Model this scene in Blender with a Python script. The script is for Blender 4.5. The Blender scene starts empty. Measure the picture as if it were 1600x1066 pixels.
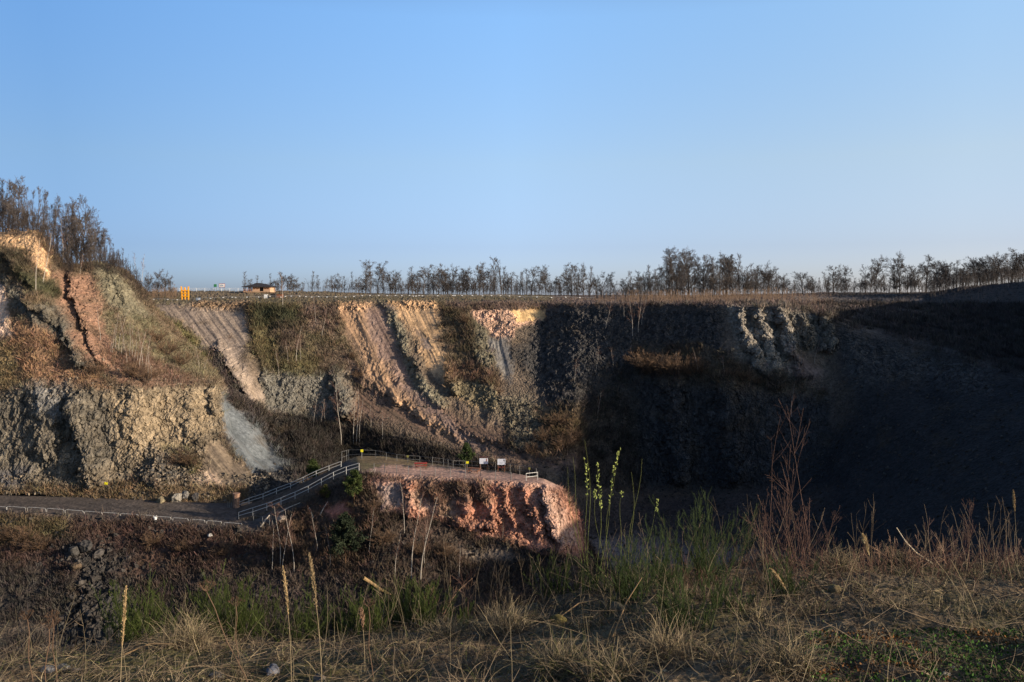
import bpy, math, random
import numpy as np

R = math.radians
scene = bpy.context.scene
COL = scene.collection
F = 1350.0          # focal length in photograph pixels
HZ = 460.0          # row of the horizon in the photograph

# ------------------------------------------------------------------ camera
cam_data = bpy.data.cameras.new('camera')
cam_data.sensor_width = 36.0
cam_data.lens = 36.0 * F / 1600.0
cam_data.shift_y = -(533.0 - HZ) / 1600.0
cam_data.clip_start = 0.05
cam_data.clip_end = 9000.0
cam = bpy.data.objects.new('camera', cam_data)
cam.location = (0, 0, 0)
cam.rotation_euler = (R(90), 0, 0)
COL.objects.link(cam)
scene.camera = cam

# ------------------------------------------------------------------ light
SUN_AZ, SUN_EL = 110.0, 15.0      # clockwise from the view direction
world = bpy.data.worlds.new('World')
scene.world = world
world.use_nodes = True
wn = world.node_tree.nodes
wl = world.node_tree.links
sky = wn.new('ShaderNodeTexSky')
sky.sky_type = 'NISHITA'
sky.sun_disc = False
sky.sun_elevation = R(SUN_EL)
sky.sun_rotation = R(SUN_AZ)
sky.altitude = 300
sky.air_density = 0.5
sky.dust_density = 1.0
sky.ozone_density = 1.0
wn['Background'].inputs['Strength'].default_value = 0.15
# clear spring air: the blue keeps its depth lower in the sky than the stock sky model gives, palest towards the sun
wtc = wn.new('ShaderNodeTexCoord')
wsep = wn.new('ShaderNodeSeparateXYZ')
wl.new(wtc.outputs['Generated'], wsep.inputs[0])


def ramp(pairs):
    r = wn.new('ShaderNodeValToRGB')
    cr = r.color_ramp
    while len(cr.elements) < len(pairs): cr.elements.new(0.5)
    for e, (p, c) in zip(cr.elements, pairs):
        e.position = p; e.color = (*c, 1)
    return r


S4 = 0.25 / 1.3
rz = ramp([(0.0, (2.3 * S4, 2.25 * S4, 2.6 * S4)), (0.054, (2.45 * S4, 2.35 * S4, 2.5 * S4)), (0.149, (3.8 * S4, 3.65 * S4, 3.2 * S4)),
           (0.305, (4.7 * S4, 5.5 * S4, 5.3 * S4)), (0.6, (3.0 * S4, 3.3 * S4, 3.5 * S4)), (1.0, (2.0 * S4, 2.2 * S4, 2.6 * S4))])
wl.new(wsep.outputs['Z'], rz.inputs[0])
wmr = wn.new('ShaderNodeMapRange'); wmr.inputs['From Min'].default_value = -1; wmr.inputs['From Max'].default_value = 1
wl.new(wsep.outputs['X'], wmr.inputs['Value'])
rx = ramp([(0.0, (0.4, 0.42, 0.46)), (0.27, (0.47, 0.54, 0.62)), (0.5, (0.98, 0.98, 1.0)), (0.73, (1.16, 1.03, 0.93)), (1.0, (0.8, 0.7, 0.65))])
wl.new(wmr.outputs[0], rx.inputs[0])
wm1 = wn.new('ShaderNodeVectorMath'); wm1.operation = 'MULTIPLY'
wm2 = wn.new('ShaderNodeVectorMath'); wm2.operation = 'MULTIPLY'
wl.new(sky.outputs[0], wm1.inputs[0]); wl.new(rz.outputs[0], wm1.inputs[1])
wl.new(wm1.outputs[0], wm2.inputs[0]); wl.new(rx.outputs[0], wm2.inputs[1])
wm3 = wn.new('ShaderNodeVectorMath'); wm3.operation = 'SCALE'; wm3.inputs['Scale'].default_value = 1.6
wl.new(wm2.outputs[0], wm3.inputs[0])
wl.new(wm3.outputs[0], wn['Background'].inputs['Color'])

sd = bpy.data.lights.new('sun', 'SUN')
sd.energy = 4.9
sd.angle = R(0.5)
sd.color = (1.0, 0.84, 0.66)
sun = bpy.data.objects.new('sun', sd)
az, el = R(SUN_AZ), R(SUN_EL)
from mathutils import Vector, Matrix
SUNV = Vector((math.sin(az) * math.cos(el), math.cos(az) * math.cos(el), math.sin(el)))
sun.rotation_euler = SUNV.to_track_quat('Z', 'Y').to_euler()
COL.objects.link(sun)

scene.view_settings.view_transform = 'Standard'
scene.view_settings.look = 'None'
scene.view_settings.exposure = 0.7
scene.view_settings.gamma = 1.0
scene.cycles.max_bounces = 4
scene.cycles.diffuse_bounces = 2
scene.cycles.transparent_max_bounces = 4

# ------------------------------------------------------------------ noise
_rs = np.random.RandomState(7)
_perm = _rs.permutation(256).astype(np.int32)
_perm = np.concatenate([_perm, _perm, _perm])
_g3 = _rs.normal(size=(256, 3)).astype(np.float32)
_g3 /= np.linalg.norm(_g3, axis=1)[:, None]


def perlin(x, y, z):
    x = np.asarray(x, np.float32); y = np.asarray(y, np.float32) + 0 * x; z = np.asarray(z, np.float32) + 0 * x
    xi = np.floor(x); yi = np.floor(y); zi = np.floor(z)
    xf = x - xi; yf = y - yi; zf = z - zi
    X = xi.astype(np.int32) & 255; Y = yi.astype(np.int32) & 255; Z = zi.astype(np.int32) & 255
    u = xf * xf * xf * (xf * (xf * 6 - 15) + 10)
    v = yf * yf * yf * (yf * (yf * 6 - 15) + 10)
    w = zf * zf * zf * (zf * (zf * 6 - 15) + 10)
    out = 0
    for dx in (0, 1):
        for dy in (0, 1):
            h1 = _perm[_perm[X + dx] + ((Y + dy) & 255)]
            for dz in (0, 1):
                g = _g3[_perm[h1 + ((Z + dz) & 255)]]
                d = g[..., 0] * (xf - dx) + g[..., 1] * (yf - dy) + g[..., 2] * (zf - dz)
                out = out + d * ((u if dx else 1 - u) * (v if dy else 1 - v) * (w if dz else 1 - w))
    return out * 1.6


def fbm(x, y, z, octs=4, gain=0.5, ridge=False):
    s = 0; a = 1.0; f = 1.0; t = 0
    for o in range(octs):
        n = perlin(np.asarray(x) * f + 17.3 * o, np.asarray(y) * f + 5.1 * o, np.asarray(z) * f + 9.7 * o)
        if ridge:
            n = 1 - 2 * np.abs(n)
        s = s + a * n; t += a
        a *= gain; f *= 2.07
    return s / t


def cells(x, y, z):
    """Worley: returns F1 and F2-F1 and a random value per cell"""
    xi = np.floor(x).astype(np.int32); yi = np.floor(y).astype(np.int32); zi = np.floor(z).astype(np.int32)
    f1 = np.full(x.shape, 9.0, np.float32); f2 = f1.copy(); rid = np.zeros(x.shape, np.float32)
    for dx in (-1, 0, 1):
        for dy in (-1, 0, 1):
            for dz in (-1, 0, 1):
                cx, cy, cz = xi + dx, yi + dy, zi + dz
                h = _perm[_perm[_perm[cx & 255] + (cy & 255)] + (cz & 255)]
                px = cx + (h * 7 % 64) / 64.0; py = cy + (h * 13 % 61) / 61.0; pz = cz + (h * 29 % 59) / 59.0
                d = np.sqrt((px - x) ** 2 + (py - y) ** 2 + (pz - z) ** 2).astype(np.float32)
                n = d < f1
                f2 = np.where(n, f1, np.minimum(f2, d))
                rid = np.where(n, h / 255.0, rid)
                f1 = np.where(n, d, f1)
    return f1, f2 - f1, rid


def sm(a, b, x):
    t = np.clip((x - a) / (b - a), 0, 1)
    return t * t * (3 - 2 * t)


def lin(c):
    c = np.asarray(c, np.float64) / 255.0
    return np.where(c <= 0.04045, c / 12.92, ((c + 0.055) / 1.055) ** 2.4)


# ------------------------------------------------------------------ tags, meshes
def tag(o, label=None, cat=None, group=None, kind=None):
    if label: o['label'] = label
    if cat: o['category'] = cat
    if group: o['group'] = group
    if kind: o['kind'] = kind
    return o


def link(name, me, parent=None):
    o = bpy.data.objects.new(name, me)
    COL.objects.link(o)
    if parent is not None:
        o.parent = parent
    return o


def empty(name, loc, rz=0.0, sc=1.0):
    o = bpy.data.objects.new(name, None)
    COL.objects.link(o)
    o.location = loc
    o.rotation_euler = (0, 0, rz)
    o.scale = (sc, sc, sc)
    o.empty_display_size = 0.3
    return o


def np_mesh(name, V, FA, cols=None, mat=None, smooth=False, extra=None):
    """V (n,3), FA (m,k) faces of k corners, cols (n,3) per-vertex colour"""
    V = np.ascontiguousarray(V, np.float32); FA = np.ascontiguousarray(FA, np.int32)
    me = bpy.data.meshes.new(name)
    m, k = FA.shape
    me.vertices.add(len(V)); me.vertices.foreach_set('co', V.ravel())
    me.loops.add(m * k); me.loops.foreach_set('vertex_index', FA.ravel())
    me.polygons.add(m)
    me.polygons.foreach_set('loop_start', np.arange(0, m * k, k, dtype=np.int32))
    me.polygons.foreach_set('loop_total', np.full(m, k, np.int32))
    me.polygons.foreach_set('use_smooth', np.full(m, bool(smooth)))
    if cols is not None:
        ca = me.color_attributes.new('Col', 'FLOAT_COLOR', 'POINT')
        c4 = np.ones((len(V), 4), np.float32); c4[:, :3] = cols
        if extra is not None: c4[:, 3] = extra
        ca.data.foreach_set('color', c4.ravel())
    me.update(calc_edges=True)
    if mat: me.materials.append(mat)
    return me


# ------------------------------------------------------------------ materials
def _nt(name):
    m = bpy.data.materials.new(name); m.use_nodes = True
    nt = m.node_tree; b = nt.nodes['Principled BSDF']
    b.inputs['Specular IOR Level'].default_value = 0.15
    b.inputs['Roughness'].default_value = 0.95
    return m, nt, b


def mat_ground(name, s1, s2, lo, hi, bump, bdist=0.3):
    """vertex colour (rock and soil kinds) broken up with two scales of object-space noise, plus bump"""
    m, nt, b = _nt(name); n, l = nt.nodes, nt.links
    at = n.new('ShaderNodeVertexColor'); at.layer_name = 'Col'
    tc = n.new('ShaderNodeTexCoord')
    a = n.new('ShaderNodeTexNoise'); a.inputs['Scale'].default_value = s1; a.inputs['Detail'].default_value = 6; a.inputs['Roughness'].default_value = 0.7
    v = n.new('ShaderNodeTexVoronoi'); v.inputs['Scale'].default_value = s2
    l.new(tc.outputs['Object'], a.inputs['Vector']); l.new(tc.outputs['Object'], v.inputs['Vector'])
    mr = n.new('ShaderNodeMapRange'); mr.inputs['From Min'].default_value = 0.3; mr.inputs['From Max'].default_value = 0.7
    mr.inputs['To Min'].default_value = lo; mr.inputs['To Max'].default_value = hi
    l.new(a.outputs['Fac'], mr.inputs['Value'])
    mr2 = n.new('ShaderNodeMapRange'); mr2.inputs['To Min'].default_value = 0.72; mr2.inputs['To Max'].default_value = 1.28
    l.new(v.outputs['Color'], mr2.inputs['Value'])
    mm = n.new('ShaderNodeMath'); mm.operation = 'MULTIPLY'
    l.new(mr.outputs[0], mm.inputs[0]); l.new(mr2.outputs[0], mm.inputs[1])
    mx = n.new('ShaderNodeVectorMath'); mx.operation = 'SCALE'
    l.new(at.outputs['Color'], mx.inputs[0]); l.new(mm.outputs[0], mx.inputs['Scale'])
    l.new(mx.outputs[0], b.inputs['Base Color'])
    bp = n.new('ShaderNodeBump'); bp.inputs['Strength'].default_value = bump; bp.inputs['Distance'].default_value = bdist
    ad = n.new('ShaderNodeMath'); ad.operation = 'ADD'
    l.new(a.outputs['Fac'], ad.inputs[0]); l.new(v.outputs['Distance'], ad.inputs[1])
    ms = n.new('ShaderNodeMath'); ms.operation = 'MULTIPLY'; ms.inputs[1].default_value = bump
    l.new(at.outputs['Alpha'], ms.inputs[0]); l.new(ms.outputs[0], bp.inputs['Strength'])
    l.new(ad.outputs[0], bp.inputs['Height']); l.new(bp.outputs[0], b.inputs['Normal'])
    return m


def mat_vc(name, rough=0.8, spec=0.2, trans=0.0):
    """plants: vertex colour with a little noise"""
    m, nt, b = _nt(name); n, l = nt.nodes, nt.links
    b.inputs['Roughness'].default_value = rough; b.inputs['Specular IOR Level'].default_value = spec
    at = n.new('ShaderNodeVertexColor'); at.layer_name = 'Col'
    a = n.new('ShaderNodeTexNoise'); a.inputs['Scale'].default_value = 3.0
    tc = n.new('ShaderNodeTexCoord'); l.new(tc.outputs['Object'], a.inputs['Vector'])
    mr = n.new('ShaderNodeMapRange'); mr.inputs['To Min'].default_value = 0.7; mr.inputs['To Max'].default_value = 1.3
    l.new(a.outputs['Fac'], mr.inputs['Value'])
    mx = n.new('ShaderNodeVectorMath'); mx.operation = 'SCALE'
    l.new(at.outputs['Color'], mx.inputs[0]); l.new(mr.outputs[0], mx.inputs['Scale'])
    l.new(mx.outputs[0], b.inputs['Base Color'])
    return m


def mat_plain(name, rgb, rough=0.7, metal=0.0, var=0.25, scale=4.0, dark=None):
    m, nt, b = _nt(name); n, l = nt.nodes, nt.links
    b.inputs['Roughness'].default_value = rough; b.inputs['Metallic'].default_value = metal
    b.inputs['Specular IOR Level'].default_value = 0.4
    c = lin(rgb)
    d = lin(dark) if dark is not None else c * (1 - var)
    a = n.new('ShaderNodeTexNoise'); a.inputs['Scale'].default_value = scale; a.inputs['Detail'].default_value = 5
    tc = n.new('ShaderNodeTexCoord'); l.new(tc.outputs['Object'], a.inputs['Vector'])
    cr = n.new('ShaderNodeValToRGB'); cr.color_ramp.elements[0].position = 0.35; cr.color_ramp.elements[1].position = 0.62
    cr.color_ramp.elements[0].color = (*d, 1); cr.color_ramp.elements[1].color = (*c, 1)
    l.new(a.outputs['Fac'], cr.inputs[0]); l.new(cr.outputs[0], b.inputs['Base Color'])
    return m


M_GROUND = mat_ground('quarry_ground', 0.9, 2.2, 0.7, 1.3, 0.8, 0.35)
M_NEAR = mat_ground('near_ground', 9.0, 22.0, 0.55, 1.45, 0.7, 0.03)
M_PLANT = mat_vc('plant')
M_BARK = mat_vc('bark', 0.9, 0.1)

# ================================================================== TERRAIN
# Each sheet is a ruled landform: profiles (distance, level) at a run of bearings, joined and then weathered by noise.
GAIN = 1.08


def seg_dist(px, py, poly, closed=True):
    d = np.full(px.shape, 1e9)
    n = len(poly)
    for i in range(n if closed else n - 1):
        x1, y1 = poly[i]; x2, y2 = poly[(i + 1) % n]
        ex, ey = x2 - x1, y2 - y1
        t = np.clip(((px - x1) * ex + (py - y1) * ey) / (ex * ex + ey * ey + 1e-9), 0, 1)
        d = np.minimum(d, np.hypot(px - x1 - t * ex, py - y1 - t * ey))
    return d


def inside(px, py, poly):
    c = np.zeros(px.shape, bool); n = len(poly)
    for i in range(n):
        x1, y1 = poly[i]; x2, y2 = poly[(i + 1) % n]
        if y1 == y2: continue
        k = ((y1 > py) != (y2 > py)) & (px < (x2 - x1) * (py - y1) / (y2 - y1) + x1)
        c ^= k
    return c


def box1(a, k, axis):
    if k < 2: return a
    pad = [(0, 0)] * a.ndim; pad[axis] = (k // 2, k - 1 - k // 2)
    b = np.pad(a, pad, mode='edge')
    c = np.cumsum(b, axis=axis)
    z = np.zeros_like(np.take(c, [0], axis=axis))
    c = np.concatenate([z, c], axis=axis)
    n = a.shape[axis]
    return (np.take(c, range(k, k + n), axis=axis) - np.take(c, range(0, n), axis=axis)) / k


class Sheet: pass


def build_sheet(name, cols, segs, pxs, paints, base, feats=(), smooth_px=7, row_sm=3, disp=1.0, mat=None, seed=0.0, hidden_rows=()):
    pxs = np.asarray(pxs, float)
    kx = np.array([c[0] for c in cols], float)
    Yk = np.array([[r[1] for r in c[1]] for c in cols], float)
    Zk = np.array([[(HZ - r[0]) / F * r[1] if not isinstance(r[0], str) else float(r[0]) for r in c[1]] for c in cols], float)
    nr = Yk.shape[1]
    Yc = np.stack([np.interp(pxs, kx, Yk[:, j]) for j in range(nr)], 0)
    # interpolate the picture row where possible, so straight edges stay straight
    Pk = HZ - Zk / Yk * F
    Pc = np.stack([np.interp(pxs, kx, Pk[:, j]) for j in range(nr)], 0)
    Yc = box1(box1(Yc, smooth_px, 1), smooth_px, 1); Pc = box1(box1(Pc, smooth_px, 1), smooth_px, 1)
    Zc = (HZ - Pc) / F * Yc
    Yr, Zr, T = [], [], []
    for j in range(nr - 1):
        n = segs[j]
        for i in range(n):
            t = i / n
            Yr.append(Yc[j] * (1 - t) + Yc[j + 1] * t); Zr.append(Zc[j] * (1 - t) + Zc[j + 1] * t); T.append(j + t)
    Yr.append(Yc[-1]); Zr.append(Zc[-1]); T.append(nr - 1)
    Y = np.array(Yr); Z = np.array(Zr); T = np.array(T)
    Y = box1(Y, row_sm, 0); Z = box1(Z, row_sm, 0)
    X = (pxs[None, :] - 800) / F * Y
    PX = np.broadcast_to(pxs[None, :], Y.shape); PY = HZ - Z / Y * F
    PX = PX.copy()
    # warp for natural borders
    wx = PX + 13 * fbm(PX / 30, PY / 30, seed, 4, 0.6) ; wy = PY + 10 * fbm(PX / 28 + 40, PY / 28, seed, 4, 0.6)
    wy = np.where((PY < 500) & (PX > 230), PY + 0.4 * (wy - PY), wy)
    fr = fbm(PX / 5.0, PY / 5.0, seed + 9, 3)
    wx = wx + 7 * fr; wy = wy + 5 * fbm(PX / 5.0 + 9, PY / 5.0, seed + 9, 3)
    # relief features: runs of rock that stand out of the face
    for poly, w, amp in feats:
        d = seg_dist(wx, wy, poly, closed=False)
        bump = amp * sm(w * 1.25, 0, d + w * 0.45 * fbm(PX / 16, PY / 22, seed + 5, 3))
        Y = Y - bump * (Y > 20)
    SU = PX / 9.0; SV = PY / 110.0
    clay = np.zeros(Y.shape); rock = np.zeros(Y.shape); streak = np.zeros(Y.shape); brush = np.zeros(Y.shape)
    c1, c2, kd = base
    nz = 0.5 + 0.9 * fbm(X / 6, Y / 6, Z / 6 + seed, 5)
    nz = np.clip(nz, 0, 1)
    C = lin(c1)[None, None] * (1 - nz[..., None]) + lin(c2)[None, None] * nz[..., None]
    w8 = {'clay': clay, 'rock': rock, 'streak': streak, 'brush': brush}
    if kd in w8: w8[kd] += 1
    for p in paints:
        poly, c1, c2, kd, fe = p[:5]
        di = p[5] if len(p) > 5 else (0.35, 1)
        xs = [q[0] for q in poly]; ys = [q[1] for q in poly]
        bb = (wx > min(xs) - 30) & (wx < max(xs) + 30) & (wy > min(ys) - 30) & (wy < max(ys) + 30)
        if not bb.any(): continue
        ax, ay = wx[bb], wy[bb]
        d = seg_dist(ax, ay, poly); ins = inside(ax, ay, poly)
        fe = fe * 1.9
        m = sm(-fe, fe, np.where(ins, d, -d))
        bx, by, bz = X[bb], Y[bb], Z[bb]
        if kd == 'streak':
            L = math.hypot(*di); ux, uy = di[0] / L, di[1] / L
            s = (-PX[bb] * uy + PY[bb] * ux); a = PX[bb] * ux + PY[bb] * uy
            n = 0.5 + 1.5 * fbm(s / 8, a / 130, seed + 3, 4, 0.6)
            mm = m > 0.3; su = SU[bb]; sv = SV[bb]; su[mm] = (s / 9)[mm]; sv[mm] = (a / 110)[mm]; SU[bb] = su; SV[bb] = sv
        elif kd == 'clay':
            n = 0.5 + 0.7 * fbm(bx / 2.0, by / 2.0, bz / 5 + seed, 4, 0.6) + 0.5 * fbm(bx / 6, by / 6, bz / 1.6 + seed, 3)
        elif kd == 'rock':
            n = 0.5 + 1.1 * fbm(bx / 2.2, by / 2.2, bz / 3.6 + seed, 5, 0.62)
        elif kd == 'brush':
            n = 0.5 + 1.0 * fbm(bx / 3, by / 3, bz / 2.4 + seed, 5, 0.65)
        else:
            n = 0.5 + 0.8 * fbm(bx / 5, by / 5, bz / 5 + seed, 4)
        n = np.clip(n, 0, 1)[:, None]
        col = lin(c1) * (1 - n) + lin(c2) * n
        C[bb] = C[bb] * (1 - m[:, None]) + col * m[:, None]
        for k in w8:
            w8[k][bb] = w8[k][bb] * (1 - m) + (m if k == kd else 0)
    # normals of the plain form
    P = np.stack([X, Y, Z], -1)
    du = np.gradient(P, axis=1); dv = np.gradient(P, axis=0)
    N = np.cross(du, dv); N /= np.linalg.norm(N, axis=-1)[..., None] + 1e-9
    s = np.where((N * -P).sum(-1) < 0, -1.0, 1.0); N *= np.median(s)
    fadeY = sm(2000, 500, Y) * (0.25 + 0.75 * sm(20, 90, Y))
    D = 0.55 * fbm(X / 9, Y / 9, Z / 9 + seed, 4) + 0.10 * fbm(X / 1.1, Y / 1.1, Z / 1.1, 3)
    D = D * (1 - 0.6 * streak)
    mk = rock > 0.02
    if mk.any():
        x, y, z, r = X[mk], Y[mk], Z[mk], rock[mk]
        big = fbm(x / 11, y / 11, z / 26 + seed, 4, 0.55, ridge=True) - 0.25
        mid = fbm(x / 3.2, y / 3.2, z / 7 + seed, 4, 0.6, ridge=True) - 0.2
        wr = 0.5 * perlin(x / 2, y / 2, z / 2)
        f1, fe_, rid = cells(x / 1.1 + wr, y / 1.1 + wr, z / 1.7 + wr)
        g1, ge_, rid2 = cells(x / 0.6 + wr, y / 0.6, z / 0.85 + wr)
        D[mk] += r * (0.65 * big + 0.45 * mid + 0.38 * (rid - 0.5) - 0.2 * sm(0.12, 0, fe_) + 0.26 * (rid2 - 0.5))
        C[mk] *= (1 + r * 0.35 * (rid2 - 0.5) + r * 0.35 * (rid - 0.5))[:, None]
    mk = clay > 0.02
    if mk.any():
        x, y, z, r = X[mk], Y[mk], Z[mk], clay[mk]
        wz = 1.2 * fbm(x / 5, y / 5, z / 5 + seed, 2)
        fl_ = fbm((x + wz) / 1.9, y / 4, z / 11 + seed, 4, 0.55, ridge=True) - 0.3
        led = fbm(x / 9, y / 9, z / 1.3 + seed, 3, 0.6)
        steep = np.clip(1.25 - np.abs(N[mk][:, 2]) * 1.3, 0.1, 1)
        g1, ge_, rid3 = cells(x / 0.8 + wz, y / 0.8, z / 1.1)
        D[mk] += r * 0.3 * (rid3 - 0.5)
        C[mk] *= (1 + r * 0.3 * (rid3 - 0.5))[:, None]
        D[mk] += r * steep * (0.55 * fl_ + 0.28 * led + 0.12 * fbm(x / .7, y / .7, z / .9, 3, 0.6))
    mk = streak > 0.02
    if mk.any():
        x, y, z, r = X[mk], Y[mk], Z[mk], streak[mk]
        D[mk] += r * (0.3 * fbm(SU[mk], SV[mk], seed, 4, 0.55) + 0.05 * fbm(x, y, z, 2))
    mk = brush > 0.02
    if mk.any():
        x, y, z, r = X[mk], Y[mk], Z[mk], brush[mk]
        D[mk] += r * (0.5 * fbm(x / 2.4, y / 2.4, z / 2.0, 4, 0.7) + 0.2 * fbm(x / .6, y / .6, z / .6, 2))
    flat = w8.get('flat')
    D *= disp * fadeY
    for r_ in hidden_rows: D[T >= r_] *= 0.4
    # paved zones keep smooth
    fl = getattr(build_sheet, 'flat', None)
    if fl is not None: D *= 1 - fl(wx, wy, T)[...]
    P = P + N * D[..., None]
    lum = C.mean(-1, keepdims=True); C = lum + (C - lum) * 0.74
    # lichen, dust and dead growth run across the borders of the layers
    mo = sm(0.05, 0.5, fbm(P[..., 0] / 7, P[..., 1] / 7, P[..., 2] / 6 + seed, 5, 0.62))[..., None] * 0.5
    C = C * (1 - mo) + mo * lin((92, 78, 60)) * (0.55 + 1.6 * lum)
    C = np.clip(C * GAIN, 0.004, 0.8)
    nR, nC = Y.shape
    idx = np.arange(nR * nC).reshape(nR, nC)
    FA = np.stack([idx[:-1, :-1], idx[:-1, 1:], idx[1:, 1:], idx[1:, :-1]], -1).reshape(-1, 4)
    # wind faces so that normals face outwards
    if np.median(s) < 0: FA = FA[:, ::-1]
    AL = 1 - 0.8 * streak
    if fl is not None: AL = AL * (1 - 0.75 * fl(wx, wy, T))
    me = np_mesh(name, P.reshape(-1, 3), FA, C.reshape(-1, 3), mat or M_GROUND, smooth=False, extra=AL.ravel())
    o = link(name, me); tag(o, kind='structure')
    S = Sheet(); S.Cf = C.reshape(-1, 3); S.P = P; S.N = N * np.median(s); S.N = np.where((N[..., 2:3]) < 0, -N, N); S.brush = brush; S.rock = rock
    S.px = P[..., 0] / P[..., 1] * F + 800; S.py = HZ - P[..., 2] / P[..., 1] * F
    S.o = o; S.T = T
    return S


def on(S, px, py, prefer=None):
    """the point of a sheet seen at that bearing and height"""
    d = (S.px - px) ** 2 + (S.py - py) ** 2
    i = np.argmin(d)
    m = d < max(d.flat[i] * 1.5, 2.0)
    j = np.argmin(np.where(m, S.P[..., 1], 1e9))
    p = S.P.reshape(-1, 3)[j]
    return Vector((float(p[0]), float(p[1]), float(p[2])))


def Zs(v): return str(v)      # a level given in metres instead of a picture row


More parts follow.
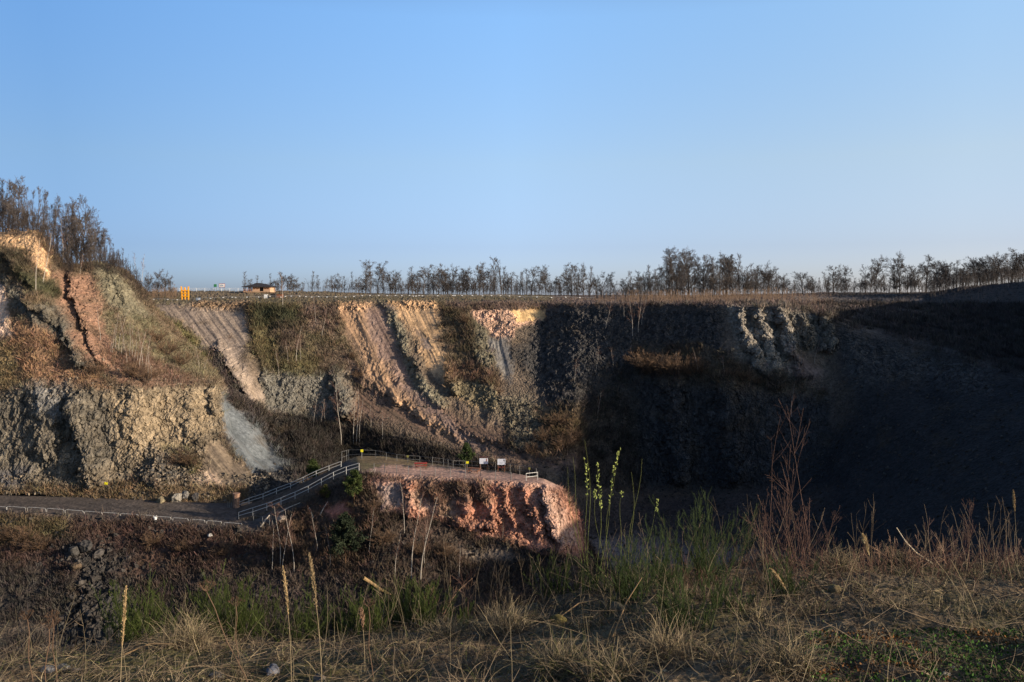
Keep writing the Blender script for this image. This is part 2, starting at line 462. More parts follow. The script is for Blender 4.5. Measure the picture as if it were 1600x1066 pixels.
# ---- the quarry: plateau, far wall, talus, floor, right-hand wall
A_COLS = [
 (-3000, [('2', 4000), ('3', 420), ('3', 330), ('1', 290), ('0', 250), ('-18', 220), ('-30', 190), ('-34', 165), ('-34', 150), ('-46', 90), ('-46', 20)]),
 (150, [('-3', 4000), ('0.5', 400), (456, 300), (468, 264), (475, 250), (560, 215), (640, 190), (735, 165), ('-35', 150), ('-46', 100), ('-46', 20)]),
 (240, [('-3', 4000), ('0.5', 400), (456, 300), (469, 264), (475, 250), (560, 218), (650, 190), (733, 165), (762, 152), ('-46', 100), ('-46', 20)]),
 (300, [('-3', 4000), ('0.5', 400), (455, 300), (469, 264), (474, 248), (560, 215), (650, 185), (733, 162), (768, 150), ('-46', 100), ('-46', 20)]),
 (345, [('-3', 4000), ('0.5', 400), (455, 300), (468, 262), (473, 247), (560, 214), (640, 183), (733, 163), (770, 150), ('-46', 100), ('-46', 20)]),
 (388, [('-3', 4000), ('0.5', 400), (455, 300), (467, 262), (473, 245.5), (545, 219), (640, 189), (733, 166), (772, 150), ('-46', 100), ('-46', 20)]),
 (402, [('-3', 4000), ('0.5', 400), (455, 300), (467, 262), (472, 243.5), (560, 217), (645, 193), (735, 168), (770, 150), ('-46', 100), ('-46', 20)]),
 (420, [('-3', 4000), ('0.5', 400), (455, 300), (467, 260), (472, 242), (578, 215), (645, 202), (735, 172), (765, 155), ('-46', 100), ('-46', 20)]),
 (480, [('-3', 4000), ('0.5', 400), (456, 300), (466, 260), (471, 240.5), (585, 213), (650, 205), (725, 176), (750, 160), ('-46', 100), ('-46', 20)]),
 (540, [('-3', 4000), ('0.5', 400), (457, 300), (466, 260), (471, 240), (588, 217), (640, 203), (716, 194), (752, 176), ('-46', 105), ('-46', 20)]),
 (600, [('-3', 4000), ('0.2', 400), (461, 300), (465, 258), (471, 240), (600, 213), (655, 197), (716, 188), (755, 172), ('-46', 110), ('-46', 20)]),
 (700, [('-3', 4000), ('-0.5', 400), (461, 300), (465, 258), (471, 238), (600, 210), (682, 190), (728, 180), (770, 165), ('-46', 120), ('-46', 20)]),
 (800, [('-3', 4000), ('-1', 400), (461, 300), (466, 258), (472, 236), (600, 207), (700, 184), (735, 173), (785, 160), ('-46', 140), ('-46', 20)]),
 (845, [('-3', 4000), ('-1', 400), (462, 300), (467, 258), (473, 240), (590, 210), (706, 182), (740, 171), (795, 160), ('-46', 145), ('-46', 20)]),
 (900, [('-3', 4000), ('-2', 400), (465, 300), (469, 258), (474, 231), (575, 207), (680, 184), (742, 172), (830, 162), ('-46', 150), ('-46', 20)]),
 (935, [('-3', 4000), ('-2', 400), (467, 300), (470, 258), (474, 227), (580, 206), (690, 192), (750, 185), (835, 163), ('-46', 145), ('-46', 20)]),
 (1000, [('-3', 4000), ('-2', 400), (469, 300), (471, 258), (475, 221), (590, 203), (700, 197), (762, 192), (845, 160), ('-46', 130), ('-46', 20)]),
 (1100, [('-3', 4000), ('-1', 400), (466, 300), (470, 255), (476, 209), (588, 194), (700, 190), (766, 186), (855, 156), ('-46', 130), ('-46', 20)]),
 (1150, [('-3', 4000), ('0', 400), (463, 300), (468, 250), (478, 204), (588, 191), (700, 185), (766, 181), (862, 150), ('-46', 120), ('-46', 20)]),
 (1215, [('-3', 4000), ('0', 400), (461, 295), (468, 245), (480, 204), (598, 192), (700, 184), (762, 178), (870, 150), ('-46', 120), ('-46', 20)]),
 (1290, [('-3', 4000), ('1', 400), (461, 295), (472, 243), (492, 204), (600, 190), (690, 180), (745, 173), (880, 140), ('-46', 110), ('-46', 20)]),
 (1330, [('-3', 4000), ('1', 400), (462, 290), (480, 240), (513, 198), (596, 184), (680, 174), (730, 166), (885, 134), ('-46', 105), ('-46', 20)]),
 (1450, [('-3', 4000), ('1', 400), (460, 270), (488, 225), (536, 188), (625, 168), (700, 152), (765, 140), (905, 112), ('-46', 90), ('-46', 20)]),
 (1500, [('-3', 4000), ('2', 400), (448, 262), (490, 215), (552, 177), (640, 157), (720, 141), (785, 129), (920, 103), ('-46', 82), ('-46', 18)]),
 (1600, [('-3', 4000), ('5', 400), (440, 250), (498, 195), (588, 160), (665, 140), (745, 124), (815, 112), (940, 92), ('-46', 70), ('-46', 18)]),
 (1700, [('3', 4000), ('10', 340), ('8', 225), ('0', 185), ('-8', 150), ('-19', 126), ('-29', 108), ('-37', 92), ('-43', 78), ('-46', 60), ('-46', 16)]),  # unseen hill begins here, raised to cast shade on the far wall
 (1850, [('2', 4000), ('15', 330), ('16', 182), ('12', 161), ('-6', 145), ('-16', 108), ('-26', 92), ('-36', 76), ('-43', 64), ('-46', 50), ('-46', 15)]),
 (2000, [('2', 4000), ('8', 260), ('5', 165), ('-3', 139), ('-4', 122), ('-16', 98), ('-26', 82), ('-36', 66), ('-43', 54), ('-46', 42), ('-46', 13)]),
 (2500, [('0', 3000), ('0', 180), ('0', 115), ('0', 100), ('-3', 88), ('-16', 72), ('-26', 60), ('-36', 50), ('-43', 43), ('-46', 34), ('-46', 10)]),
 (3500, [('0', 2000), ('2', 110), ('3', 72), ('2', 62), ('-1', 54), ('-16', 45), ('-26', 38), ('-36', 32), ('-43', 27), ('-46', 23), ('-46', 7)]),  # unseen rim, raised to shade the slope below the road
 (8000, [('0', 900), ('-1', 42), ('-1', 26), ('-1', 22), ('-2', 18), ('-16', 16), ('-26', 14), ('-36', 12), ('-43', 10), ('-46', 9), ('-46', 4)]),
]
TAN1, TAN2 = (150, 128, 108), (118, 98, 84)
A_PAINT = [
 # plateau bank and rim turf
 ([(150, 440), (870, 440), (870, 468), (150, 470)], (96, 84, 58), (118, 100, 74), 'brush', 3),
 ([(150, 466), (860, 462), (860, 474), (150, 477)], (84, 76, 50), (106, 92, 62), 'brush', 2),
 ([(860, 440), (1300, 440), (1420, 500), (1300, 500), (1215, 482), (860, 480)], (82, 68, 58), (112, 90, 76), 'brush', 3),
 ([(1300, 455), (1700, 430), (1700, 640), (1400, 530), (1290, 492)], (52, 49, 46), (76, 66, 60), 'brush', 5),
 # right dark basalt
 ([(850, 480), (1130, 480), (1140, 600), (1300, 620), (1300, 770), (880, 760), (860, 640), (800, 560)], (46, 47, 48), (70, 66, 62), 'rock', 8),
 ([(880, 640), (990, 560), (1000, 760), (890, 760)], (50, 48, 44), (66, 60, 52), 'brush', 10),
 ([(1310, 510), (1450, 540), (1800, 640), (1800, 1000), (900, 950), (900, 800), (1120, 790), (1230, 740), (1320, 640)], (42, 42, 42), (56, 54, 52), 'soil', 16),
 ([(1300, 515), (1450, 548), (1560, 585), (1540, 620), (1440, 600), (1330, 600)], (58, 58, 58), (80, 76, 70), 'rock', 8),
 ([(1238, 464), (1440, 467), (1440, 470), (1238, 467)], (120, 104, 92), (96, 84, 74), 'soil', 1),
 ([(1262, 479), (1340, 481), (1460, 489), (1460, 492), (1340, 484), (1262, 482)], (120, 104, 92), (96, 84, 74), 'soil', 1),
 ([(1300, 508), (1440, 533), (1610, 588), (1610, 594), (1440, 538), (1300, 512)], (92, 84, 76), (74, 68, 62), 'soil', 2),
 # left pale scree gully
 ([(238, 478), (388, 476), (386, 520), (378, 560), (400, 605), (450, 655), (520, 715), (480, 720), (440, 690), (385, 630), (345, 572), (300, 520)], (158, 136, 112), (128, 112, 98), 'streak', 4, (0.75, 1)),
 ([(300, 472), (400, 472), (400, 488), (300, 482)], (150, 116, 76), (96, 78, 58), 'rock', 3),
 ([(236, 480), (300, 520), (350, 578), (345, 605), (250, 600), (230, 520)], (120, 110, 60), (92, 86, 52), 'brush', 4),
 ([(330, 545), (385, 610), (500, 715), (470, 735), (400, 690), (350, 620), (325, 590)], (72, 62, 56), (56, 50, 46), 'brush', 4),
 ([(343, 610), (362, 630), (420, 690), (474, 730), (440, 745), (380, 735), (330, 700)], (104, 110, 112), (80, 86, 88), 'streak', 3, (0.9, 1)),
 ([(355, 715), (470, 736), (470, 765), (340, 765)], (74, 72, 70), (54, 52, 52), 'rock', 5),
 # vegetated ridge
 ([(396, 474), (540, 472), (535, 520), (560, 565), (600, 620), (520, 600), (430, 590), (398, 560), (390, 520)], (104, 90, 54), (78, 74, 44), 'brush', 6),
 ([(470, 474), (536, 474), (530, 530), (480, 520)], (112, 90, 72), (88, 72, 60), 'brush', 6),
 ([(425, 500), (475, 495), (480, 545), (440, 555)], (96, 78, 60), (70, 58, 46), 'brush', 8),
 ([(490, 535), (545, 540), (560, 585), (500, 585)], (100, 82, 62), (74, 62, 48), 'brush', 8),
 ([(400, 478), (470, 482), (462, 505), (405, 510)], (60, 62, 36), (46, 50, 30), 'brush', 6),
 ([(405, 580), (480, 588), (548, 580), (560, 640), (500, 662), (420, 640)], (112, 106, 92), (84, 82, 74), 'rock', 5),
 ([(400, 640), (500, 658), (560, 660), (640, 684), (740, 716), (850, 742), (850, 760), (470, 760)], (56, 49, 42), (44, 40, 36), 'brush', 6),  # undergrowth on the lower talus, darkened to stand in for the diagonal shadow
 # brown talus below
 ([(540, 560), (640, 610), (760, 660), (860, 700), (905, 700), (905, 735), (840, 735), (740, 704), (640, 668), (560, 642)], (122, 92, 72), (92, 74, 56), 'streak', 8, (1, 0.85)),
 # ochre and brown scree
 ([(527, 478), (578, 474), (600, 540), (632, 600), (670, 640), (740, 690), (700, 680), (620, 630), (570, 580), (545, 530)], (190, 144, 94), (126, 100, 74), 'streak', 4, (0.55, 1)),
 ([(568, 480), (610, 478), (615, 540), (650, 600), (690, 640), (760, 700), (740, 705), (680, 650), (620, 600), (585, 540)], (112, 88, 76), (134, 108, 92), 'streak', 4, (0.55, 1)),
 ([(612, 474), (682, 474), (690, 510), (690, 545), (708, 595), (760, 640), (740, 640), (690, 600), (660, 550), (640, 510)], (214, 166, 102), (170, 134, 90), 'streak', 3, (0.45, 1)),
 ([(525, 473), (575, 473), (572, 486), (530, 488)], (196, 150, 100), (120, 92, 66), 'rock', 2),
 ([(612, 472), (680, 472), (678, 484), (618, 484)], (200, 156, 100), (130, 98, 66), 'rock', 2),
 ([(648, 512), (668, 530), (676, 550), (660, 545)], (122, 104, 92), (112, 96, 84), 'streak', 3),
 ([(596, 472), (626, 500), (642, 545), (650, 580), (672, 600), (694, 612), (700, 632), (676, 630), (650, 610), (630, 560), (608, 510)], (136, 126, 98), (84, 80, 66), 'rock', 3),
 ([(684, 472), (735, 474), (760, 520), (778, 580), (770, 620), (720, 600), (700, 560), (688, 510)], (104, 86, 58), (74, 64, 46), 'brush', 5),
 ([(742, 500), (762, 520), (780, 570), (765, 590), (745, 560)], (116, 106, 80), (82, 78, 62), 'rock', 4),
 ([(700, 570), (770, 570), (785, 620), (770, 625), (700, 600)], (120, 88, 62), (86, 68, 50), 'brush', 5),
 ([(705, 592), (770, 600), (786, 640), (740, 640), (705, 612)], (124, 110, 76), (78, 72, 54), 'rock', 4),
 ([(734, 484), (770, 486), (850, 482), (848, 500), (805, 512), (792, 534), (770, 524), (752, 508)], (198, 152, 118), (150, 116, 92), 'rock', 2),
 ([(798, 484), (852, 482), (852, 498), (808, 504)], (206, 164, 92), (168, 132, 72), 'streak', 2),
 ([(700, 470), (860, 470), (860, 483), (735, 485), (700, 480)], (82, 66, 56), (108, 86, 70), 'brush', 2),
 ([(766, 530), (792, 530), (802, 570), (800, 600), (782, 580)], (124, 118, 108), (96, 92, 88), 'streak', 3, (0.2, 1)),
 ([(800, 640), (905, 640), (912, 700), (860, 710), (790, 690)], (118, 92, 52), (84, 68, 44), 'brush', 8),
 ([(780, 620), (830, 620), (860, 700), (800, 700)], (118, 108, 84), (72, 68, 56), 'rock', 6),
 # grey buttress on the right
 ([(1138, 478), (1228, 480), (1240, 540), (1275, 600), (1230, 610), (1190, 600), (1150, 560)], (144, 132, 112), (92, 88, 82), 'rock', 4),
 ([(1228, 484), (1300, 495), (1302, 545), (1250, 545), (1232, 520)], (116, 108, 90), (72, 70, 66), 'rock', 4),
 ([(1225, 540), (1285, 580), (1280, 610), (1240, 600)], (120, 98, 84), (96, 80, 70), 'streak', 4, (1, 0.9)),
 ([(990, 540), (1100, 540), (1180, 575), (1280, 600), (1290, 620), (1180, 610), (1000, 590)], (92, 78, 58), (68, 60, 48), 'brush', 7),
 # pit floor
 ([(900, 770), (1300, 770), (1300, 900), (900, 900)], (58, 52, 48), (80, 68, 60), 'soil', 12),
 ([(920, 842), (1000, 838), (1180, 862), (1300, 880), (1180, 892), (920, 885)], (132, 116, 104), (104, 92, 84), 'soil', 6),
]
A_FEATS = [
 ([(400, 480), (410, 540), (422, 590)], 14, 2.2),
 ([(436, 480), (450, 560), (455, 640)], 30, 2),
 ([(530, 590), (545, 640)], 16, 5),
 ([(420, 590), (425, 640)], 12, 3),
 ([(606, 478), (630, 520), (640, 552)], 12, 1.3),
 ([(650, 560), (668, 605), (690, 625)], 14, 2.8),
 ([(700, 575), (712, 605)], 8, 4),
 ([(725, 490), (745, 530), (765, 600), (775, 640)], 22, 1.6),
 ([(560, 480), (590, 560), (630, 620)], 16, 0.9),
 ([(1156, 480), (1162, 520), (1176, 550)], 9, 2.2), ([(1180, 478), (1192, 530), (1206, 560), (1212, 600)], 12, 3.0), ([(1176, 548), (1192, 585)], 7, 2),
 ([(1216, 482), (1224, 520), (1230, 548)], 13, 3.4), ([(1238, 540), (1250, 585)], 8, 1.6), ([(1200, 500), (1224, 498)], 8, 1.4),
 ([(1284, 495), (1296, 525), (1290, 542)], 12, 3.2), ([(1256, 500), (1262, 535)], 9, 1.6),
 ([(580, 590), (700, 655), (860, 705)], 26, 3),
 ([(1050, 600), (1060, 740)], 22, 3), ([(1130, 600), (1140, 740)], 22, 3),
 ([(345, 540), (400, 620), (480, 700)], 10, 3),
]
pxA = np.concatenate([np.linspace(-3000, 100, 30), np.linspace(120, 230, 30), np.linspace(232, 1625, 1350), 1627 + (np.geomspace(3, 6373, 110))])
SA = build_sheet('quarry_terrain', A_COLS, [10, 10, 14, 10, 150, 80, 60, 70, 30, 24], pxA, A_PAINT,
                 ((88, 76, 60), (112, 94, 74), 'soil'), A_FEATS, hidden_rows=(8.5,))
# ---- the hill and cliff on the left
B_COLS = [
 (-600, [('-30', 300), ('16', 260), (350, 215), (345, 205), (470, 178), (600, 160), (735, 153), (770, 149)]),
 (-10, [('-30', 300), ('12', 250), (362, 205), (366, 190), (470, 172), (614, 158), (744, 151), (772, 148)]),
 (55, [('-30', 300), ('11', 250), (362, 205), (364, 190), (450, 172), (608, 157), (744, 151), (773, 147)]),
 (84, [('-30', 300), ('8', 250), (400, 205), (405, 188), (480, 172), (606, 157), (744, 151), (775, 147)]),
 (102, [('-30', 300), ('5', 250), (418, 205), (426, 188), (500, 172), (604, 156), (742, 150), (777, 147)]),
 (150, [('-30', 300), ('3', 250), (412, 208), (417, 192), (510, 173), (604, 156), (740, 150), (779, 146)]),
 (200, [('-30', 300), ('1', 250), (424, 212), (430, 198), (520, 177), (603, 157), (735, 151), (782, 145)]),
 (230, [('-30', 300), ('-4', 250), (460, 215), (465, 204), (535, 180), (602, 159), (730, 152), (785, 144)]),
 (250, [('-30', 290), ('-12', 240), (492, 214), (496, 203), (548, 182), (601, 161), (732, 152), (786, 143)]),
 (300, [('-30', 270), ('-19', 225), (545, 206), (547, 196), (570, 183), (599, 165), (736, 151), (787, 143)]),
 (338, [('-30', 250), ('-25', 215), (588, 195), (590, 184), (594, 178), (600, 169), (742, 151), (787, 143)]),
 (350, [('-32', 240), ('-28', 205), (612, 188), (614, 178), (618, 174), (626, 168), (745, 151), (787, 143)]),
 (362, [('-34', 230), ('-30', 195), (668, 180), (670, 170), (674, 167), (680, 163), (748, 151), (786, 143)]),
 (395, [('-36', 220), ('-33', 190), (715, 170), (718, 163), (722, 160), (727, 157), (755, 150), (786, 143)]),
 (430, [('-36', 210), ('-34', 185), (745, 165), (748, 158), (752, 155), (757, 152), (768, 148), (786, 144)]),
 (480, [('-38', 210), ('-36', 185), ('-35', 165), ('-35', 158), ('-35', 155), ('-35', 152), ('-35', 148), ('-36', 144)]),
]
B_PAINT = [
 ([(-50, 340), (250, 400), (240, 480), (150, 430), (100, 430), (60, 400), (-50, 380)], (98, 80, 58), (76, 64, 46), 'brush', 4),
 ([(-20, 360), (56, 360), (78, 412), (78, 448), (62, 425), (45, 392), (-20, 376)], (204, 160, 104), (150, 118, 78), 'clay', 3),
 ([(-20, 378), (40, 392), (60, 430), (50, 440), (-20, 440)], (92, 78, 54), (66, 58, 42), 'brush', 4),
 ([(148, 414), (192, 424), (214, 450), (238, 490), (250, 540), (215, 530), (180, 490), (155, 450)], (116, 108, 82), (84, 80, 62), 'rock', 4),
 ([(195, 425), (228, 450), (240, 475), (215, 455)], (84, 68, 54), (64, 54, 44), 'brush', 3),
 ([(84, 426), (140, 428), (158, 468), (166, 510), (182, 550), (225, 600), (190, 600), (150, 572), (124, 530), (96, 488), (80, 456)], (146, 104, 76), (108, 84, 62), 'clay', 4),
 ([(-20, 440), (10, 450), (14, 490), (18, 520), (-20, 540)], (222, 186, 152), (184, 150, 122), 'clay', 3),
 ([(30, 420), (90, 440), (92, 465), (40, 460)], (72, 70, 42), (50, 50, 32), 'brush', 4),
 ([(4, 430), (30, 450), (50, 478), (90, 478), (118, 500), (128, 540), (150, 570), (132, 575), (104, 540), (60, 510), (20, 480)], (104, 98, 82), (62, 62, 58), 'rock', 4),
 ([(10, 500), (60, 510), (110, 550), (170, 604), (100, 606), (40, 590), (15, 550)], (142, 104, 68), (112, 84, 58), 'brush', 5),
 ([(-20, 540), (20, 540), (30, 600), (-20, 615)], (128, 104, 62), (96, 82, 52), 'brush', 6),
 ([(165, 540), (225, 556), (335, 600), (300, 606), (240, 606), (195, 585)], (116, 86, 64), (94, 72, 56), 'brush', 5),
 ([(160, 490), (240, 500), (300, 545), (340, 590), (300, 590), (240, 560), (180, 545)], (118, 106, 72), (92, 84, 62), 'brush', 5),
 # cliff
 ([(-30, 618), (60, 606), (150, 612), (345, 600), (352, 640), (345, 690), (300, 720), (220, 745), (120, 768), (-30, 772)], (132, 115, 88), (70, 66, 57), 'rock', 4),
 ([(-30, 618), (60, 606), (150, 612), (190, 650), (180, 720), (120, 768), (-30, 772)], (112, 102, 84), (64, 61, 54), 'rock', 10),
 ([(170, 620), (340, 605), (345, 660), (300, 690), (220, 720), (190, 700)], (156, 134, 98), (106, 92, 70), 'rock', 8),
 ([(60, 600), (110, 600), (110, 660), (60, 640)], (120, 116, 108), (90, 88, 84), 'rock', 6),
 ([(98, 620), (114, 625), (108, 680), (92, 700)], (64, 62, 50), (50, 48, 40), 'rock', 4),
 ([(-30, 735), (50, 730), (30, 765), (-30, 772)], (94, 90, 88), (72, 70, 70), 'rock', 5),
 ([(255, 695), (300, 700), (320, 735), (300, 745)], (112, 100, 58), (88, 80, 50), 'brush', 6),
 ([(214, 740), (255, 705), (290, 730), (295, 750), (225, 758)], (88, 82, 74), (60, 58, 54), 'rock', 5),
 ([(325, 690), (345, 690), (400, 750), (420, 762), (330, 765), (312, 720)], (122, 104, 80), (96, 82, 66), 'streak', 5, (0.8, 1)),
 ([(-60, 762), (120, 762), (250, 752), (400, 765), (400, 800), (-60, 790)], (118, 94, 60), (92, 76, 50), 'brush', 5),
 ([(296, 752), (316, 735), (336, 740), (345, 760)], (190, 160, 124), (160, 130, 104), 'streak', 3, (0.5, 1)),
 ([(348, 612), (366, 640), (420, 690), (478, 734), (470, 750), (400, 745), (352, 690)], (102, 108, 110), (78, 84, 86), 'streak', 2, (0.9, 1)),
 ([(400, 735), (480, 742), (500, 790), (380, 790)], (70, 66, 62), (52, 50, 48), 'rock', 3),
]
B_FEATS = [
 ([(60, 470), (110, 505), (140, 560)], 14, 4),
 ([(120, 430), (140, 500), (165, 560)], 12, 3),
 ([(190, 430), (225, 480), (240, 520)], 22, 3),
 ([(70, 610), (75, 700)], 26, 1.6), ([(125, 640), (150, 740)], 24, 2.6), ([(220, 620), (215, 720)], 30, 1.3), ([(300, 620), (310, 680)], 18, 1.2),
 ([(340, 605), (342, 640)], 8, 2.5),
 ([(20, 400), (50, 440)], 12, 2), ([(250, 745), (255, 715)], 25, 2),
]
pxB = np.concatenate([np.linspace(-600, -12, 60), np.linspace(-10, 482, 620)])
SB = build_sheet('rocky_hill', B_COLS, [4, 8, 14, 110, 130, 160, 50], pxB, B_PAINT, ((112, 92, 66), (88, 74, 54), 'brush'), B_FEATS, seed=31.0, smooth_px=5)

# ---- road bench and viewing promontory
C_COLS = [
 (-500, [('-38', 190), (768, 152), (790, 137), (794, 136), (850, 128), (980, 112), ('-46', 100), ('-47', 60)]),
 (0, [('-38', 175), (770, 150), (797, 136), (801, 135), (862, 127), (985, 112), ('-46', 100), ('-47', 60)]),
 (200, [('-38', 170), (778, 146), (807, 133), (811, 132), (870, 125), (980, 112), ('-46', 100), ('-47', 60)]),
 (330, [('-38', 170), (787, 142), (820, 130), (824, 129), (872, 123), (970, 111), ('-46', 100), ('-47', 60)]),
 (395, [('-38', 165), (789, 141), (826, 128), (831, 127), (872, 122), (960, 110), ('-46', 100), ('-47', 60)]),
 (440, [('-37', 160), (770, 140), (784, 134), (812, 129), (838, 126), (955, 110), ('-46', 100), ('-47', 60)]),
 (500, [('-36', 160), (744, 141), (762, 134), (800, 128), (850, 123), (950, 110), ('-46', 100), ('-47', 60)]),
 (545, [('-36', 160), (718, 144), (743, 132), (765, 129), (850, 121), (945, 110), ('-46', 100), ('-47', 60)]),
 (560, [('-36', 160), (712, 146), (736, 131), (750, 129), (850, 121), (945, 110), ('-46', 100), ('-47', 60)]),
 (600, [('-36', 160), (713, 146), (739, 129.5), (748, 128), (822, 122), (935, 110), ('-46', 100), ('-47', 60)]),
 (660, [('-38', 158), (722, 143), (743, 128.5), (750, 127.5), (812, 124), (930, 110), ('-46', 100), ('-47', 60)]),
 (740, [('-40', 155), (733, 138), (748, 127), (754, 126), (828, 123), (925, 110), ('-46', 100), ('-47', 60)]),
 (800, [('-42', 152), (739, 135), (752, 126), (758, 125), (836, 121.5), (925, 110), ('-46', 100), ('-47', 60)]),
 (850, [('-44', 150), (748, 130), (755, 125.5), (761, 125), (842, 120), (930, 110), ('-46', 100), ('-47', 60)]),
 (880, [('-45', 148), (762, 129), (767, 125.5), (773, 125), (855, 119.5), (935, 110), ('-46', 100), ('-47', 60)]),
 (897, [('-45', 146), (790, 128), (795, 126), (800, 125), (868, 119), (940, 110), ('-46', 100), ('-47', 60)]),
 (915, [('-45.5', 144), (845, 128), (850, 126), (855, 125), (895, 119), (950, 110), ('-46', 100), ('-47', 60)]),
 (940, [('-46', 142), (885, 130), (890, 127), (895, 125), (925, 118), (960, 110), ('-46', 100), ('-47', 60)]),
 (985, [('-47', 142), ('-46.5', 130), ('-46.5', 127), ('-46.5', 125), ('-46.5', 118), ('-46.6', 110), ('-47', 100), ('-47', 60)]),
 (1250, [('-48', 142), ('-48', 130), ('-48', 127), ('-48', 125), ('-48', 118), ('-48', 110), ('-48', 100), ('-48', 60)]),
]
C_PAINT = [
 ([(-100, 760), (330, 780), (400, 785), (560, 705), (860, 740), (890, 765), (600, 745), (560, 742), (400, 832), (200, 811), (-100, 802)], (92, 80, 70), (76, 68, 62), 'soil', 3),
 ([(-80, 783), (120, 785), (300, 798), (400, 806), (400, 810), (300, 802), (120, 789), (-80, 787)], (62, 56, 52), (74, 66, 60), 'soil', 1),
 ([(-80, 791), (120, 793), (260, 803), (380, 815), (380, 819), (260, 807), (120, 797), (-80, 795)], (62, 56, 52), (74, 66, 60), 'soil', 1),
 ([(540, 705), (640, 708), (700, 728), (600, 735), (560, 735)], (92, 86, 48), (118, 92, 62), 'soil', 4),
 ([(560, 738), (620, 726), (860, 745), (885, 768), (700, 752), (600, 745)], (172, 130, 108), (146, 112, 94), 'soil', 2),
 ([(430, 825), (560, 745), (600, 748), (640, 755), (640, 900), (400, 900), (400, 840)], (90, 68, 50), (68, 54, 41), 'brush', 6),
 # pink face
 ([(578, 752), (600, 750), (680, 755), (800, 756), (870, 765), (905, 810), (920, 875), (860, 860), (800, 850), (740, 830), (660, 810), (620, 800)], (192, 124, 88), (128, 86, 62), 'clay', 4),
 ([(640, 770), (690, 765), (712, 790), (710, 812), (660, 800)], (176, 142, 114), (134, 106, 86), 'clay', 5),
 ([(585, 755), (620, 752), (640, 790), (600, 800)], (120, 104, 98), (150, 122, 106), 'clay', 5),
 ([(650, 750), (760, 756), (770, 785), (720, 780), (690, 800), (660, 775)], (132, 96, 72), (90, 70, 54), 'brush', 5),
 ([(835, 758), (860, 762), (880, 800), (900, 850), (870, 840), (850, 800)], (186, 150, 124), (160, 118, 94), 'clay', 5),
 ([(600, 805), (700, 815), (800, 850), (870, 865), (925, 895), (900, 960), (600, 940), (580, 860)], (80, 64, 50), (60, 50, 41), 'brush', 8),
 ([(735, 815), (775, 822), (775, 840), (745, 838)], (180, 126, 96), (150, 100, 78), 'clay', 4), ([(505, 795), (540, 785), (548, 805), (520, 812)], (190, 110, 76), (150, 88, 62), 'soil', 4),
 ([(700, 858), (800, 862), (800, 872), (700, 870)], (120, 104, 86), (96, 84, 70), 'soil', 4),
 ([(-60, 806), (200, 815), (395, 832), (420, 850), (400, 905), (200, 900), (-60, 880)], (86, 60, 48), (62, 48, 40), 'brush', 8),
 ([(-60, 808), (110, 812), (120, 840), (60, 850), (-60, 845)], (96, 84, 48), (76, 66, 42), 'brush', 6),
 ([(105, 850), (150, 846), (215, 866), (190, 900), (225, 940), (245, 1040), (60, 1040), (85, 960), (70, 930), (130, 900)], (62, 59, 54), (46, 44, 42), 'rock', 14),
 ([(-60, 900), (60, 880), (110, 920), (60, 1040), (-60, 1040)], (70, 62, 54), (50, 46, 42), 'brush', 14),
 ([(240, 900), (420, 880), (620, 930), (620, 1040), (240, 1040)], (52, 46, 42), (70, 58, 50), 'brush', 14),
]
C_FEATS = [
 ([(676, 762), (688, 792)], 12, 0.9), ([(752, 758), (772, 806)], 14, 1.3), ([(788, 760), (802, 826)], 8, 0.8), ([(822, 764), (846, 836)], 15, 1.5),
 ([(850, 765), (875, 850)], 9, 2.2), ([(725, 760), (735, 800)], 8, 1.6), ([(640, 760), (650, 800)], 12, 1.6), ([(800, 840), (860, 860)], 14, 1.5), ([(715, 812), (770, 818)], 9, 1.5),
 ([(140, 860), (180, 1000)], 60, 2), ([(330, 850), (350, 1000)], 40, 1.5),
]


def c_flat(wx, wy, T):
    t = T[:, None] + 0 * wx
    return sm(0.6, 1.0, t) * sm(2.35, 2.0, t) * 0.93


build_sheet.flat = c_flat
pxC = np.concatenate([np.linspace(-500, -12, 50), np.linspace(-10, 990, 900), np.linspace(1000, 1250, 12)])
SC = build_sheet('road_bench_and_promontory', C_COLS, [6, 40, 12, 90, 110, 24, 6], pxC, C_PAINT, ((84, 66, 54), (62, 52, 44), 'brush'), C_FEATS, seed=57.0, smooth_px=5, row_sm=2)
build_sheet.flat = None

# ---- the near rim the picture is taken from
EDGE = [(-3.0, 0), (6.5, 1045), (6.8, 1010), (7.0, 985), (7.3, 965), (7.6, 955), (8.0, 905), (8.3, 872), (8.3, 885)]
_ex = [-60, -4.2, -3.0, -2.1, -1.4, -0.2, 1.2, 3.0, 4.1, 5.2, 12, 30, 90]
_ey = [6.5, 6.6, 6.8, 6.9, 7.0, 7.4, 8.0, 8.4, 8.5, 8.6, 9.0, 9.5, 10]
_ep = [None, 1046, 1003, 990, 978, 958, 903, 874, 882, 888]
_ez = [-2.9] + [-(p - HZ) / F * y for p, y in zip(_ep[1:], _ey[1:10])] + [-2.2, -1.9, -1.6]


def rim_z(x, y, rough=True):
    x = np.asarray(x, float); y = np.asarray(y, float)
    ye = np.interp(x, _ex, _ey) + 0.25 * perlin(x * 0.9, 0.5, 3.3)
    ze = np.interp(x, _ex, _ez)
    z0 = np.interp(x, [-60, -3, 0, 3, 60], [-1.5, -1.75, -1.72, -1.62, -1.5])
    t = np.clip((y - 2.5) / (ye - 2.5), 0, 1)
    z = z0 + (ze - z0) * t ** 1.15
    over = np.maximum(y - ye, 0)
    z = z - over * 1.15 - 0.25 * np.minimum(over, 1) ** 2
    z = np.maximum(z, -47.5)
    if rough:
        k = 1 + 3 * sm(0.5, 5, over)
        z = z + k * 0.10 * fbm(x * 1.1, y * 1.1, 2.2, 4) + 0.035 * fbm(x * 6, y * 6, 1.1, 3) * k
    return z


